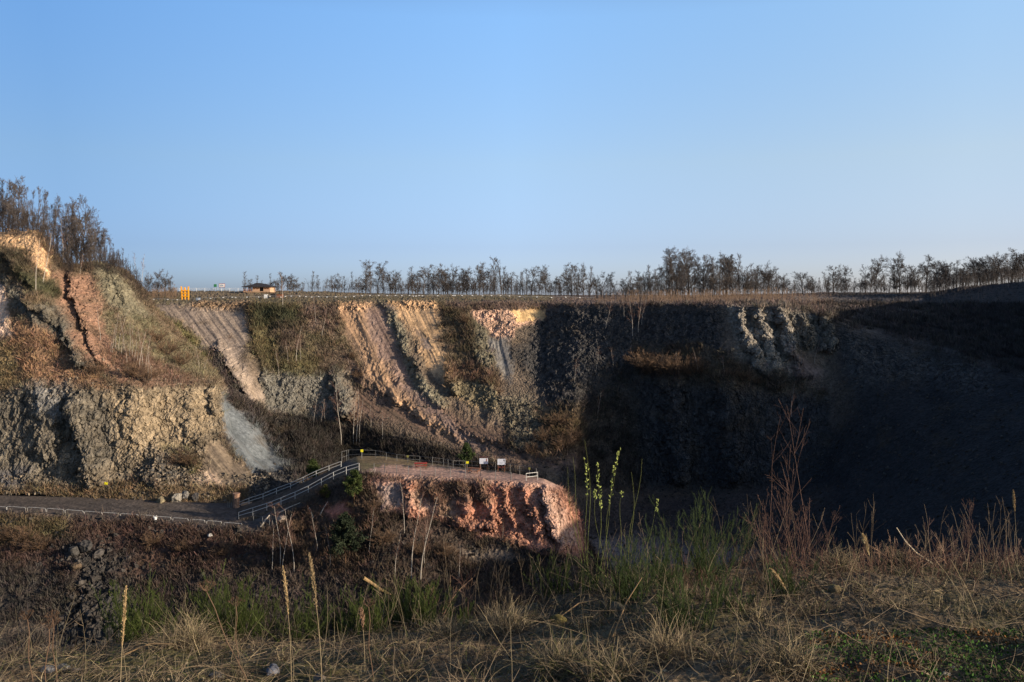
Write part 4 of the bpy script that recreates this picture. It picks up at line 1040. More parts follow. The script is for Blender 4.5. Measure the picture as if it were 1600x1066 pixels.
def brush_mesh(name, S, count, size, seed, region, label=None):
    rng, B, N, C = brush_cover(name, S, count, size, seed, region)
    nb = 9
    n = len(B)
    sc = size * rng.uniform(0.5, 1.6, n) ** 1.3
    Bq = np.repeat(B, nb, 0) + rng.normal(size=(n * nb, 3)) * (0.35 * np.repeat(sc, nb)[:, None]) * [1, 1, 0.3]
    d = unit(rng.normal(size=(n * nb, 3)) * [0.7, 0.7, 0.35] + [0, 0, 0.9] + np.repeat(N, nb, 0) * 0.5)
    L = np.repeat(sc, nb)[:, None] * rng.uniform(0.5, 1.2, (n * nb, 1))
    u = unit(np.cross(d, rng.normal(size=d.shape))); wd = 0.05 * np.repeat(sc, nb)[:, None]
    T = Bq + d * L + rng.normal(size=d.shape) * 0.15 * L
    Q = np.stack([Bq - u * wd, Bq + u * wd, T + u * wd * 0.4, T - u * wd * 0.4], 1)
    col = np.repeat(C * rng.uniform(0.6, 1.55, (n, 1)) * rng.uniform(0.9, 1.1, (n, 3)), nb, 0) * rng.uniform(0.75, 1.3, (n * nb, 1))
    t = Tubes(); t.quads(Q, np.clip(col, 0.003, 0.7))
    o = link(name, t.mesh(name, M_PLANT)); tag(o, kind='stuff')
    return o


brush_mesh('dry_brush', SA, 32000, 0.75, 11, (228, 1610, 475, 800))
brush_mesh('rim_turf', SA, 9000, 0.3, 14, (228, 1610, 440, 476))
brush_mesh('hillside_brush', SB, 26000, 0.55, 12, (-10, 480, 355, 800))
brush_mesh('slope_brush', SC, 26000, 0.5, 13, (-10, 960, 740, 1066))


# undergrowth: thin upright whips and saplings in the belt of trees and along the edge
def whips(name, pts, hmin, hmax, r, col, seed, side=5):
    rng = np.random.RandomState(seed)
    P0 = np.array(pts); n = len(P0)
    dr = rng.normal(size=(n, 3)) * [0.12, 0.12, 0]; dr[:, 2] = 1
    L = rng.uniform(hmin, hmax, n)
    P, Rr = stems(rng, P0, dr, L, r, r * 0.5, 4, 0.15, 0.1, 0.04)
    t = Tubes(); t.add(P, Rr, 3, col, 0.35, rng)
    A, a = branch(rng, P, Rr, side, 0.25, 1, (0.3, 0.8), 0.32, 0.5, 3, 0.3, 0.4, 0.7, None, r * 0.55)
    t.add(A, a, 3, col, 0.35, rng)
    B, b = branch(rng, A, a, 3, 0.2, 1, (0.3, 0.9), 0.5, 0.5, 2, 0.3, 0.3, 0.7, None, r * 0.45)
    t.add(B, b, 3, col, 0.35, rng)
    o = link(name, t.mesh(name, M_PLANT)); tag(o, kind='stuff'); return o


pts = []
for i in range(3000):
    px = rnd.uniform(480, 1610)
    if px < 560 and rnd.random() < 0.6: continue
    if i % 6 == 0: px = rnd.uniform(1440, 1610)
    Yv = rnd.uniform(296, 335) if px < 1450 else rnd.uniform(252, 300)
    pts.append(ground_A(px, Yv))
whips('undergrowth', [tuple(p) for p in pts], 1.8, 6.0, 0.028, GREY, 91)
pts = []
for i in range(800):
    px = rnd.gauss(1110, 95)
    Yv = rnd.uniform(222, 262)
    if not 930 < px < 1300: continue
    pts.append(ground_A(px, Yv))
for i in range(160):
    pts.append(ground_A(rnd.uniform(236, 276), rnd.uniform(262, 290)))
whips('edge_thicket', [tuple(p) for p in pts], 1.2, 3.6, 0.028, lin((128, 106, 86)), 92)
pts = []
for i in range(700):
    px = rnd.uniform(-10, 235); j = int(np.argmin(np.abs(pxB - px)))
    m = (SB.T > 1.6) & (SB.T < 3.1); k = rnd.choice(list(np.nonzero(m)[0]))
    pts.append(tuple(SB.P[k, j]))
whips('hilltop_thicket', pts, 1.5, 4.5, 0.028, DKBR, 93)

# ================================================================== BUILT THINGS
def bx(t, c, s, col=(0.5, 0.5, 0.5), rz=0.0, M=None, taper=1.0):
    """box, centre c, size s, into Tubes t"""
    x, y, z = s[0] / 2, s[1] / 2, s[2] / 2
    v = np.array([[-x, -y, -z], [x, -y, -z], [x, y, -z], [-x, y, -z], [-x * taper, -y * taper, z], [x * taper, -y * taper, z], [x * taper, y * taper, z], [-x * taper, y * taper, z]])
    if M is not None: v = v @ np.asarray(M).T
    if rz:
        c_, s_ = math.cos(rz), math.sin(rz)
        v = v @ np.array([[c_, s_, 0], [-s_, c_, 0], [0, 0, 1]])
    v = v + np.asarray(c)
    f = np.array([[0, 3, 2, 1], [4, 5, 6, 7], [0, 1, 5, 4], [1, 2, 6, 5], [2, 3, 7, 6], [3, 0, 4, 7]])
    t.V.append(v); t.F.append(f + t.n); t.n += 8; t.C.append(np.repeat(np.asarray(col, float)[None], 8, 0))


def rod(t, a, b, r, sides=6, col=(0.5, 0.5, 0.5)):
    t.add(np.array([[a, (np.asarray(a) + np.asarray(b)) / 2, b]], float), np.array([[r, r, r]]), sides, col)


def loft(t, rings, col, cap=True):
    """rings (k,n,3)"""
    rings = np.asarray(rings, float); k, n, _ = rings.shape
    V = rings.reshape(-1, 3); i = np.arange(n); j = (i + 1) % n
    F_ = [np.stack([a * n + i, a * n + j, (a + 1) * n + j, (a + 1) * n + i], -1) for a in range(k - 1)]
    F_ = np.concatenate(F_)
    if cap:
        c = rings[-1].mean(0)[None]; V = np.concatenate([V, c]); m = len(V) - 1
        F_ = np.concatenate([F_, np.stack([(k - 1) * n + i, (k - 1) * n + j, np.full(n, m), np.full(n, m)], -1)])
        # degenerate quads are avoided by folding pairs of triangles
        F_ = F_[: (k - 1) * n]
        q = np.stack([(k - 1) * n + i[::2], (k - 1) * n + (i[::2] + 1) % n, (k - 1) * n + (i[::2] + 2) % n, np.full(n // 2, m)], -1)
        F_ = np.concatenate([F_, q])
    t.V.append(V); t.F.append(F_ + t.n); t.n += len(V); t.C.append(np.repeat(np.asarray(col, float)[None], len(V), 0))


M_STEEL = mat_plain('galvanised_steel', (190, 188, 182), 0.45, 0.35, 0.15, 20)
M_STEELD = mat_plain('weathered_steel', (116, 116, 114), 0.6, 0.3, 0.3, 20)
M_YELLOW = mat_plain('yellow_paint', (232, 160, 28), 0.5, 0, 0.15, 8)
M_SIGNY = mat_plain('yellow_sign', (226, 214, 40), 0.5, 0, 0.08, 8)
M_WHITE = mat_plain('white_paint', (226, 226, 222), 0.5, 0, 0.1, 8)
M_BOARD = mat_plain('board_face', (200, 204, 212), 0.5, 0, 0.06, 8)
M_TIMBER = mat_plain('brown_timber', (128, 84, 58), 0.8, 0, 0.35, 14)
M_RED = mat_plain('red_timber', (150, 52, 34), 0.7, 0, 0.3, 14)
M_DARK = mat_plain('dark_roofing', (46, 42, 42), 0.8, 0, 0.3, 4)
M_TAN = mat_plain('pale_timber', (186, 152, 122), 0.8, 0, 0.25, 6)
M_GREEN = mat_plain('green_panel', (46, 120, 74), 0.6, 0, 0.2, 6)
M_GREYBOX = mat_plain('grey_box', (120, 134, 152), 0.6, 0, 0.15, 6)
M_DRUM = mat_plain('rusty_drum', (160, 126, 102), 0.8, 0, 0.3, 3, dark=(104, 74, 60))
M_POLE = mat_plain('stripped_pole', (178, 168, 152), 0.8, 0, 0.25, 12)
M_REDB = mat_plain('dark_red_trim', (92, 40, 36), 0.7, 0, 0.2, 8)
M_INK = mat_plain('dark_print', (40, 38, 40), 0.7, 0, 0.1, 8)
M_BRICKP = mat_plain('brown_print', (150, 110, 96), 0.7, 0, 0.1, 8)


def rockmat(name, a, b):
    return mat_ground(name, 2.0, 5.0, 0.7, 1.3, 0.6, 0.05)


def part(name, t, mat, parent, label=None):
    o = link(name, t.mesh(name, mat), parent)
    if label: o['label'] = label
    return o


def fence(name, pts, label, cat, rail_z, mat, r=0.035, pr=0.045, group=None, skip=()):
    """posts at pts = [(foot Vector, height)], rails at fractions rail_z between them"""
    o0 = pts[0][0]
    e = empty(name, o0)
    for p, h in pts:
        t = Tubes(); q = p - o0
        rod(t, (q.x, q.y, q.z - 0.25), (q.x, q.y, q.z + h), pr, 6)
        part('post', t, mat, e)
    for k in rail_z:
        t = Tubes()
        for i in range(len(pts) - 1):
            if i in skip: continue
            a = pts[i][0] - o0; b = pts[i + 1][0] - o0
            rod(t, (a.x, a.y, a.z + pts[i][1] * k), (b.x, b.y, b.z + pts[i + 1][1] * k), r, 5)
        part('rail', t, mat, e)
    tag(e, label, cat, group)
    return e


def C_at(px, py): return on(SC, px, py)


def posts(lst, S=SC):
    out = []
    for px, top, bot in lst:
        p = on(S, px, bot); p.x = (px - 800) / F * p.y
        h = (HZ - top) / F * p.y - p.z
        out.append((p, max(h, 0.6)))
    return out


# ---- ramp railings
up = [(367, 787.5, 795), (389, 778.5, 788), (411, 771.6, 781), (432, 763, 772.5), (454, 755, 764), (474, 745.7, 754), (494, 736, 745), (514, 728, 737), (533, 721, 730)]
dn = [(373, 800.6, 811), (395, 793.5, 806), (417, 786.6, 798), (439, 778, 789), (461, 768.8, 780), (481.6, 759.4, 770), (502, 748, 759), (521, 737.8, 749), (541, 729.4, 741), (561, 723.8, 734)]


def line_posts(lst, Y0, Y1, n=None):
    out = []
    for i, (px, top, bot) in enumerate(lst):
        Yv = Y0 + (Y1 - Y0) * i / (len(lst) - 1)
        z = (HZ - bot) / F * Yv
        out.append((Vector(((px - 800) / F * Yv, Yv, z)), (bot - top) / F * Yv))
    return out


fence('ramp_railing', line_posts(up, 139.5, 139.5), 'pale steel two-rail railing climbing the far side of the ramp', 'railing', (1.0, 0.5), M_STEEL, 0.05, 0.05)
fence('ramp_railing', line_posts(dn, 132.5, 131.5), 'pale steel two-rail railing climbing the near side of the ramp', 'railing', (1.0, 0.5), M_STEEL, 0.05, 0.05)
# the ramp deck between them
t = Tubes()
A_ = line_posts(up, 139.3, 139.3); B_ = line_posts(dn, 132.7, 131.7)[:9]
n_ = 40
def _at(L, f):
    f = f * (len(L) - 1); i = min(int(f), len(L) - 2); w = f - i
    return np.array(L[i][0]) * (1 - w) + np.array(L[i + 1][0]) * w
rows = []
for i in range(n_ + 1):
    f = i / n_
    a, b = _at(A_, f), _at(B_, f)
    rows.append([a + (0, 1.4, -3.5), a + (0, 0.25, 0.02)] + [a * (1 - w) + b * w + (0, 0, 0.02 + 0.03 * math.sin(9 * f + w * 5)) for w in (0.25, 0.5, 0.75)] + [b + (0, -0.25, 0.02), b + (0, -2.0, -3.5)])
rows = np.array(rows); k = rows.shape[1]
V = rows.reshape(-1, 3); ii = np.arange(n_)[:, None] * k; jj = np.arange(k - 1)[None]
Fq = np.stack([ii + jj, ii + jj + 1, ii + jj + k + 1, ii + jj + k], -1).reshape(-1, 4)
rc = np.repeat(lin((84, 74, 64))[None], len(V), 0)
rc.reshape(n_ + 1, k, 3)[:, [0, -1]] = lin((72, 60, 46))
o = link('ramp_path', np_mesh('ramp_path', V, Fq, rc, M_GROUND)); tag(o, kind='structure')

# ---- platform fences
bk = [(534, 706, 720), (541.6, 704, 716), (544.5, 703, 715.5), (565, 703, 715), (587, 704, 715), (603.6, 707, 717), (620, 710, 720), (637, 712, 722), (656, 713, 723), (675.5, 715, 726), (693, 717, 727), (700, 718, 728), (708, 720, 731), (727, 720.5, 731), (751, 722, 733), (774, 723.5, 735), (797, 724.8, 737), (812, 727, 739), (838, 732, 743)]
fence('platform_fence', posts(bk), 'long two-rail steel fence along the shaded back edge of the viewing platform', 'fence', (1.0, 0.5), M_STEELD, 0.028, 0.04)
fr = [(584.4, 723.8, 735), (601, 724.2, 736), (619.4, 726, 738), (638, 728, 741), (657, 729, 743), (680, 730, 743), (703.6, 731.6, 744), (727, 732.7, 745), (751, 734, 746), (774, 735.5, 748), (798.5, 738.3, 749.5)]
fence('platform_fence', posts(fr), 'thin steel fence along the sunlit front edge of the viewing platform', 'fence', (1.0, 0.5), M_STEELD, 0.02, 0.05)
fence('end_railing', posts([(822, 740, 750.5), (840, 738, 748.5)]), 'bright short railing closing the right tip of the platform', 'railing', (1.0, 0.52), M_STEEL, 0.05, 0.05)

# ---- low hoop rails at the road edge
hoops = [(-8, 10, 791.2, 799), (11, 40, 791.3, 799), (43, 71, 792.5, 800.5), (73, 100, 794.5, 802.5), (102, 130, 796.5, 804.5), (132, 159, 798.8, 806.5), (160, 186, 800.6, 808), (188, 216, 802.4, 810), (219, 240, 804.4, 812), (246, 267, 807, 814.5), (270, 294, 809, 817), (297, 320, 811.5, 819), (323, 346, 813.6, 821), (350, 378, 816.5, 823.5)]
names_ = ['cut by the left picture edge', 'next to the left edge', 'third along from the left edge', 'before the olive bush', 'behind the top of the olive bush', 'bright at the end of the left run', 'dull, right of the bright one', 'with a clear white right leg',
          'left of the white bucket', 'right of the white bucket', 'below the pale boulders', 'in the first shade of the ramp shadow', 'in the shaded bend', 'last before the ramp railings']
for (x0, x1, ty, by), nm in zip(hoops, names_):
    Yv = float(np.interp(x0, [0, 200, 330, 395], [136.3, 133.2, 130.3, 128.4]))
    a = Vector(((x0 - 800) / F * Yv, Yv, (HZ - by) / F * Yv)); w = (x1 - x0) / F * Yv; h = (by - ty) / F * Yv
    dz = -(1.9 * (x1 - x0) / 28) / F * Yv * 0.9
    e = empty('hoop_rail', a)
    t = Tubes()
    path = [(0, 0, -0.3), (0, 0, h * .8), (w * .03, 0, h * .95), (w * .07, 0, h), (w * .5, 0, h + dz / 2), (w * .93, 0, h + dz), (w * .97, 0, h * .95 + dz), (w, 0, h * .8 + dz), (w, 0, -0.3 + dz)]
    t.add(np.array([path], float), np.full((1, 9), 0.035), 6)
    part('bent_tube', t, M_STEEL, e)
    tag(e, 'low steel hoop rail on the road edge, %s' % nm, 'barrier', 'hoop rails along the road edge')

# ---- broken poles and wires
def pole(name, a, b, r, label, S=SC, mat=None):
    pa, pb = on(S, *a), on(S, *b)
    pa.z += 0.1; pb.z += 0.35; pb.x = (b[0] - 800) / F * pb.y
    t = Tubes(); rng = np.random.RandomState(int(a[0])); m = (pb - pa) * 0.5
    t.add(np.array([[(0, 0, 0), (m.x, m.y, m.z + 0.1), (2 * m.x, 2 * m.y, 2 * m.z)]], float), np.array([[r, r * .9, r * .7]]), 6)
    o = link(name, t.mesh(name, mat or M_POLE)); o.location = pa
    tag(o, label, 'pole')


pole('fallen_pole', (436, 803), (469, 789), 0.09, 'pale stripped pole lying on the slope under the ramp')
pole('fallen_pole', (500, 805), (512, 787), 0.08, 'short pale pole leaning on the slope below the ramp middle')
pole('fallen_pole', (484, 795), (490, 812), 0.06, 'thin pale stick standing crossed beside the short pole')
pole('fallen_pole', (566, 752), (584, 736), 0.04, 'thin pale tie running down from the corner of the front fence')
pole('fallen_pole', (582, 744), (587, 736), 0.04, 'shorter thin tie under the corner of the front fence')
pole('fallen_pole', (407, 824), (421, 808), 0.12, 'white pole end propped at the turn of the lower path')
fence('lower_railing', posts([(396, 806, 817), (410, 807, 819), (421, 808, 821)]), 'short dull railing under the foot of the ramp', 'railing', (1.0, 0.5), M_STEELD, 0.03, 0.04)

# ---- concrete drum by the ramp foot, bollards, block
def drum():
    p = C_at(368.5, 792); p.z -= 0.1
    e = empty('ring_pillar', p)
    H = 2.35; a = np.linspace(0, 2 * np.pi, 24, endpoint=False)
    prof = [(0.56, 0), (0.55, 0.6), (0.57, 0.62), (0.57, 0.66), (0.55, 0.68), (0.55, 1.3), (0.57, 1.32), (0.57, 1.36), (0.55, 1.38), (0.55, H - .12), (0.62, H - .1), (0.62, H), (0.55, H + .02)]
    t = Tubes(); loft(t, [[(r * math.cos(x), r * math.sin(x), z) for x in a] for r, z in prof], (0.5, 0.4, 0.3)); part('shaft', t, M_DRUM, e)
    t = Tubes(); bx(t, (0.05, -0.565, 1.45), (0.14, 0.04, 0.16)); part('plate', t, M_INK, e)
    tag(e, 'rusty brown round pillar like an upright drum at the foot of the ramp', 'pillar')


drum()
for px, nm in ((355.5, 'left of three'), (358.5, 'middle of three'), (361.5, 'right of three')):
    p = C_at(px, 792); t = Tubes(); rod(t, (0, 0, -0.2), (0, 0, 0.95), 0.045, 6)
    o = link('bollard', t.mesh('bollard', M_STEELD)); o.location = p; tag(o, 'thin steel bollard, %s beside the rusty pillar' % nm, 'bollard', 'bollards beside the rusty pillar')
p = C_at(384, 789); t = Tubes(); bx(t, (0, 0, 0.15), (1.6, 0.5, 0.5), rz=0.15); bx(t, (0.1, 0, 0.45), (1.5, 0.4, 0.1), rz=0.15)
o = link('timber_block', t.mesh('timber_block', M_TAN)); o.location = p; tag(o, 'tan timber block behind the lower end of the ramp railing', 'timber block')
p = C_at(242.5, 812); t = Tubes(); a = np.linspace(0, 2 * np.pi, 16, endpoint=False)
loft(t, [[(r * math.cos(x), r * math.sin(x), z) for x in a] for r, z in ((0.18, 0), (0.26, 0.5), (0.29, 0.5), (0.29, 0.56), (0.2, 0.56))], (0.8, 0.8, 0.8))
e = empty('bucket', p); part('pail', t, M_WHITE, e); t = Tubes(); t.add(np.array([[(-.28, 0, .5), (-.2, 0, .74), (0, 0, .82), (.2, 0, .74), (.28, 0, .5)]], float), np.full((1, 5), .02), 5); part('handle', t, M_STEEL, e)
tag(e, 'small white bucket on the road edge between two hoop rails', 'bucket')


# ---- boulders
def boulder(name, p, s, seed, col, label, cat='rock', group=None, mat=None):
    rng = np.random.RandomState(seed)
    nu, nv = 28, 18
    u = np.linspace(0, 2 * np.pi, nu, endpoint=False); v = np.linspace(0.02, np.pi - 0.02, nv)
    U, W = np.meshgrid(u, v)
    D = np.stack([np.sin(W) * np.cos(U), np.sin(W) * np.sin(U), np.cos(W)], -1)
    # cut by random planes for a broken shape
    r = np.ones(U.shape)
    for i in range(9):
        n_ = unit(rng.normal(size=3)); d = rng.uniform(0.55, 0.85)
        c = D @ n_
        r = np.where(c > 0.05, np.minimum(r, d / np.maximum(c, 0.05)), r)
    r = r + 0.06 * fbm(D[..., 0] * 2.5 + seed, D[..., 1] * 2.5, D[..., 2] * 2.5, 4)
    V = (D * r[..., None] * np.array(s)).reshape(-1, 3)
    idx = np.arange(nu * nv).reshape(nv, nu)
    Fq = np.stack([idx[:-1], idx[1:], np.roll(idx, -1, 1)[1:], np.roll(idx, -1, 1)[:-1]], -1).reshape(-1, 4)
    cc = np.clip(lin(col)[None] * (1 + 0.35 * rng.uniform(-1, 1, (len(V), 1)) * 0.4), 0, 1)
    o = link(name, np_mesh(name, V, Fq, cc, mat or M_GROUND)); o.location = p; o.rotation_euler.z = rng.uniform(0, 6)
    tag(o, label, cat, group)
    return o


for px, py, s, col, lab in [(279, 781, (1.25, .8, .85), (128, 122, 112), 'pale grey boulder in front of the dark pair at the road side'), (290, 777, (.95, .7, .95), (116, 112, 106), 'darker boulder behind the pale one at the road side'),
                            (306, 779, (.75, .7, .85), (84, 80, 76), 'rounded dark boulder, rightmost at the road side'), (253, 784, (1.1, .7, .7), (122, 112, 90), 'mossy boulder half sunk left of the pale one'),
                            (440, 812, (.9, .8, .7), (128, 118, 108), 'rounded boulder under the foot of the ramp'), (117, 862, (1.0, .8, .9), (70, 68, 65), 'grey block on the slope below the road, left'),
                            (136, 858, (1.2, .9, 1.1), (64, 62, 60), 'largest grey block on the slope below the road'), (120, 886, (.9, .7, .7), (84, 72, 58), 'tan block on the slope below the road'), (155, 866, (1.3, .7, .6), (80, 76, 72), 'long flat dark block on the slope below the road'),
                            (330, 836, (.5, .4, .3), (170, 164, 156), 'small pale stone on the reddish slope')]:
    S = SC if py > 800 else SB
    p = on(S, px, py); p.z += s[2] * 0.35; p.y -= 0.3
    boulder('boulder', p, s, int(px), col, lab, 'boulder')
# scree blocks, rubble on the road slope and cliff foot (ground cover)
def rubble(name, S, regs, seed, smin, smax, col):
    rng = np.random.RandomState(seed); Vs, Fs, Cs, n = [], [], [], 0
    cube = np.array([[-1, -1, -1], [1, -1, -1], [1, 1, -1], [-1, 1, -1], [-1, -1, 1], [1, -1, 1], [1, 1, 1], [-1, 1, 1]], float)
    fc = np.array([[0, 3, 2, 1], [4, 5, 6, 7], [0, 1, 5, 4], [1, 2, 6, 5], [2, 3, 7, 6], [3, 0, 4, 7]])
    Pf = S.P.reshape(-1, 3); pxf, pyf = S.px.ravel(), S.py.ravel()
    for (poly, cnt) in regs:
        ok = np.nonzero(inside(pxf, pyf, poly))[0]
        if not len(ok): continue
        B = Pf[rng.choice(ok, cnt)]
        s = smin + (smax - smin) * rng.uniform(0, 1, cnt) ** 3
        V = cube[None] * rng.uniform(0.45, 1, (cnt, 8, 3)) * s[:, None, None] * rng.uniform(0.6, 1.2, (cnt, 1, 3))
        a = rng.uniform(0, 6.28, cnt); ca, sa = np.cos(a), np.sin(a)
        X = V[..., 0] * ca[:, None] - V[..., 1] * sa[:, None]; Y = V[..., 0] * sa[:, None] + V[..., 1] * ca[:, None]
        tl = rng.uniform(-.6, .6, cnt)[:, None]; Z = V[..., 2] + X * tl
        V = np.stack([X, Y, Z], -1) + B[:, None] + rng.normal(size=(cnt, 1, 3)) * 0.1
        Vs.append(V.reshape(-1, 3)); Fs.append((fc[None] + (np.arange(cnt) * 8)[:, None, None]).reshape(-1, 4) + n); n += cnt * 8
        Cs.append(np.repeat(lin(col)[None] * rng.uniform(0.55, 1.5, (cnt, 1)), 8, 0))
    o = link(name, np_mesh(name, np.concatenate(Vs), np.concatenate(Fs), np.concatenate(Cs), M_GROUND)); tag(o, kind='stuff')


rubble('loose_rubble', SC, [([(90, 850), (200, 850), (240, 1040), (60, 1040)], 900), ([(-10, 800), (420, 815), (420, 1000), (-10, 1000)], 1200), ([(580, 830), (930, 870), (930, 930), (580, 900)], 500)], 5, 0.06, 0.42, (64, 60, 56))
rubble('cliff_debris', SB, [([(210, 700), (320, 700), (320, 755), (210, 760)], 1500), ([(0, 740), (420, 740), (420, 790), (0, 790)], 1500), ([(100, 540), (345, 600), (60, 620)], 500)], 6, 0.06, 0.3, (112, 102, 88))
rubble('scree_stones', SA, [([(780, 620), (850, 640), (880, 715), (790, 700)], 1500), ([(350, 710), (470, 730), (470, 765), (350, 765)], 1200), ([(560, 600), (900, 700), (900, 740), (620, 700)], 500), ([(900, 780), (1300, 780), (1300, 890), (930, 890)], 1500), ([(1300, 600), (1600, 600), (1600, 900), (1200, 900)], 1500), ([(1000, 700), (1290, 700), (1290, 800), (1000, 800)], 900)], 7, 0.08, 0.30, (70, 66, 60))


# ---- picnic tables
def picnic(px, py, mat, label, rz, top_label=None):
    p = C_at(px, py)
    e = empty('picnic_table', p, rz)
    t = Tubes()
    for i in range(5): bx(t, (0, -0.34 + i * 0.17, 0.76), (2.0, 0.155, 0.05))
    part('table_top', t, mat, e)
    for s in (-1, 1):
        t = Tubes()
        for i in range(2): bx(t, (0, s * (0.68 + i * 0.16), 0.46), (2.0, 0.14, 0.05))
        part('bench', t, mat, e)
    for s in (-1, 1):
        t = Tubes()
        for q in (-1, 1):
            rod(t, (s * .75, q * .75, -.05), (s * .75, q * .25, .74), 0.05, 4)
        rod(t, (s * .75, -.82, .42), (s * .75, .82, .42), 0.05, 4); rod(t, (s * .75, -.4, .70), (s * .75, .4, .70), 0.05, 4)
        part('leg_frame', t, M_TIMBER, e)
    tag(e, label, 'picnic table')


picnic(657, 730, M_RED, 'red painted picnic table in the middle of the platform', 0.15)
picnic(741, 738, M_TIMBER, 'brown picnic table in front of the left white info board', -0.35)


# ---- information boards
def board(px, ty, by, foot, w, label, kind):
    p = C_at(px, foot); p.x = (px - 800) / F * p.y
    k = p.y / F
    z0, z1 = (HZ - by - .6) * k - p.z, (HZ - ty + .8) * k - p.z; W = w * k * 1.1
    e = empty('info_board', p)
    t = Tubes(); bx(t, (0, 0, (z0 + z1) / 2), (W, 0.06, z1 - z0)); pn = part('panel', t, M_BOARD, e)
    for s in (-1, 1):
        t = Tubes(); bx(t, (s * W * .42, 0.09, z1 / 2 - 0.1), (0.09, 0.09, z1 + .2)); part('post', t, M_TIMBER, e)
    h = z1 - z0
    t = Tubes()
    if kind == 0:
        bx(t, (W * .34, -0.034, z0 + h * .68), (W * .14, 0.008, h * .5)); part('picture', t, M_BRICKP, pn)
        t = Tubes()
        for i in range(3): bx(t, (W * .08, -0.034, z0 + h * (.28 + .09 * i)), (W * .26, 0.006, h * .03))
        part('print', t, M_GREYBOX, pn)
        t = Tubes(); bx(t, (0, 0.02, z1 + 0.2), (W * 1.05, 0.3, 0.05)); part('roof', t, M_REDB, e)
    else:
        bx(t, (W * .33, -0.034, z0 + h * .78), (W * .16, 0.008, h * .22)); bx(t, (W * .36, -0.034, z0 + h * .5), (W * .07, 0.008, h * .2)); part('picture', t, M_INK, pn)
        t = Tubes()
        for i in range(3): bx(t, (-W * .02, -0.034, z0 + h * (.24 + .08 * i)), (W * .4, 0.006, h * .028))
        part('print', t, M_GREYBOX, pn)
        t = Tubes(); bx(t, (0, 0.1, (z0 + 0.2) / 2 + 0.1), (W * .9, 0.05, 0.2)); part('cross_board', t, M_REDB, e)
    tag(e, label, 'sign')


board(755.8, 717, 724.3, 735, 12, 'white info board with a brown picture, left one on the platform', 0)
board(783.5, 718, 725.8, 737, 11.2, 'white info board with a black mark, right one on the platform', 1)


def small_sign(px, ty, by, foot, w, label, mat, S=SC):
    p = on(S, px, foot); p.y -= 0.12; p.x = (px - 800) / F * p.y
    k = p.y / F; z0, z1 = (HZ - by) * k - p.z, (HZ - ty) * k - p.z
    e = empty('warning_sign', p)
    t = Tubes(); bx(t, (0, 0, (z0 + z1) / 2), (w * k, 0.03, z1 - z0)); part('plate', t, mat, e)
    t = Tubes(); rod(t, (0, 0.05, -0.1), (0, 0.05, z1), 0.035, 5); part('post', t, M_STEELD, e)
    tag(e, label, 'sign')


M_OLIVE = mat_plain('olive_sign', (120, 116, 60), 0.6, 0, 0.2, 8)  # even olive colour shared by the two dull signs
small_sign(565.5, 702.5, 706.5, 716, 4.2, 'bright yellow warning sign on the back fence at the left end of the platform', M_SIGNY)
small_sign(730.3, 721, 724.5, 733, 4.2, 'yellow warning sign between the pine and the brown picnic table', M_SIGNY)
small_sign(637, 711.5, 715, 722, 3.4, 'dull olive sign on the back fence left of the red table', M_OLIVE)
small_sign(827.2, 730, 734, 742, 3.2, 'dull olive sign near the right tip of the platform', M_OLIVE)
small_sign(165.8, 753.5, 757.5, 762, 5, 'small yellow sign at the foot of the left cliff', M_SIGNY, SB)

# ---- things on the far rim
def A_pt(px, Yv):
    p = ground_A(px, Yv); p.z += 0.1; return p


def yellow_frame():
    Yv = 266; p = A_pt(290.5, Yv); k = Yv / F
    H = (HZ - 449) * k - p.z
    e = empty('yellow_frame', p)
    feet = [-5.6, -0.9, 4.0]; tops = [-7.0, -2.2, 2.8]
    P = []
    for i, (a, b) in enumerate(zip(feet, tops)):
        t = Tubes(); bx(t, (0, 0, 0), (.1, .1, .1))
        t = Tubes()
        # square beam from foot to top
        A = np.array([a * k, 0, -.2]); B = np.array([(b * 1.15) * k, 0.3, H + (0.25 if i != 1 else 0)])
        w = 0.17
        q = lambda c: [c + (-w, -w, 0), c + (w, -w, 0), c + (w, w, 0), c + (-w, w, 0)]
        loft(t, [q(A), q(B)], (.8, .6, .1)); part('beam', t, M_YELLOW, e); P.append((A, B))
    for f in (0.3, 0.52, 0.72):
        t = Tubes()
        for (A, B), (C2, D2) in ((P[0], P[1]), (P[1], P[2])):
            a = A * (1 - f) + B * f; b = C2 * (1 - f) + D2 * f
            rod(t, a + (0, -.12, 0), b + (0, -.12, 0), 0.17, 4)
        part('crossbar', t, M_YELLOW, e)
    tag(e, 'tall yellow frame of three beams and crossbars on the far rim', 'frame')


yellow_frame()


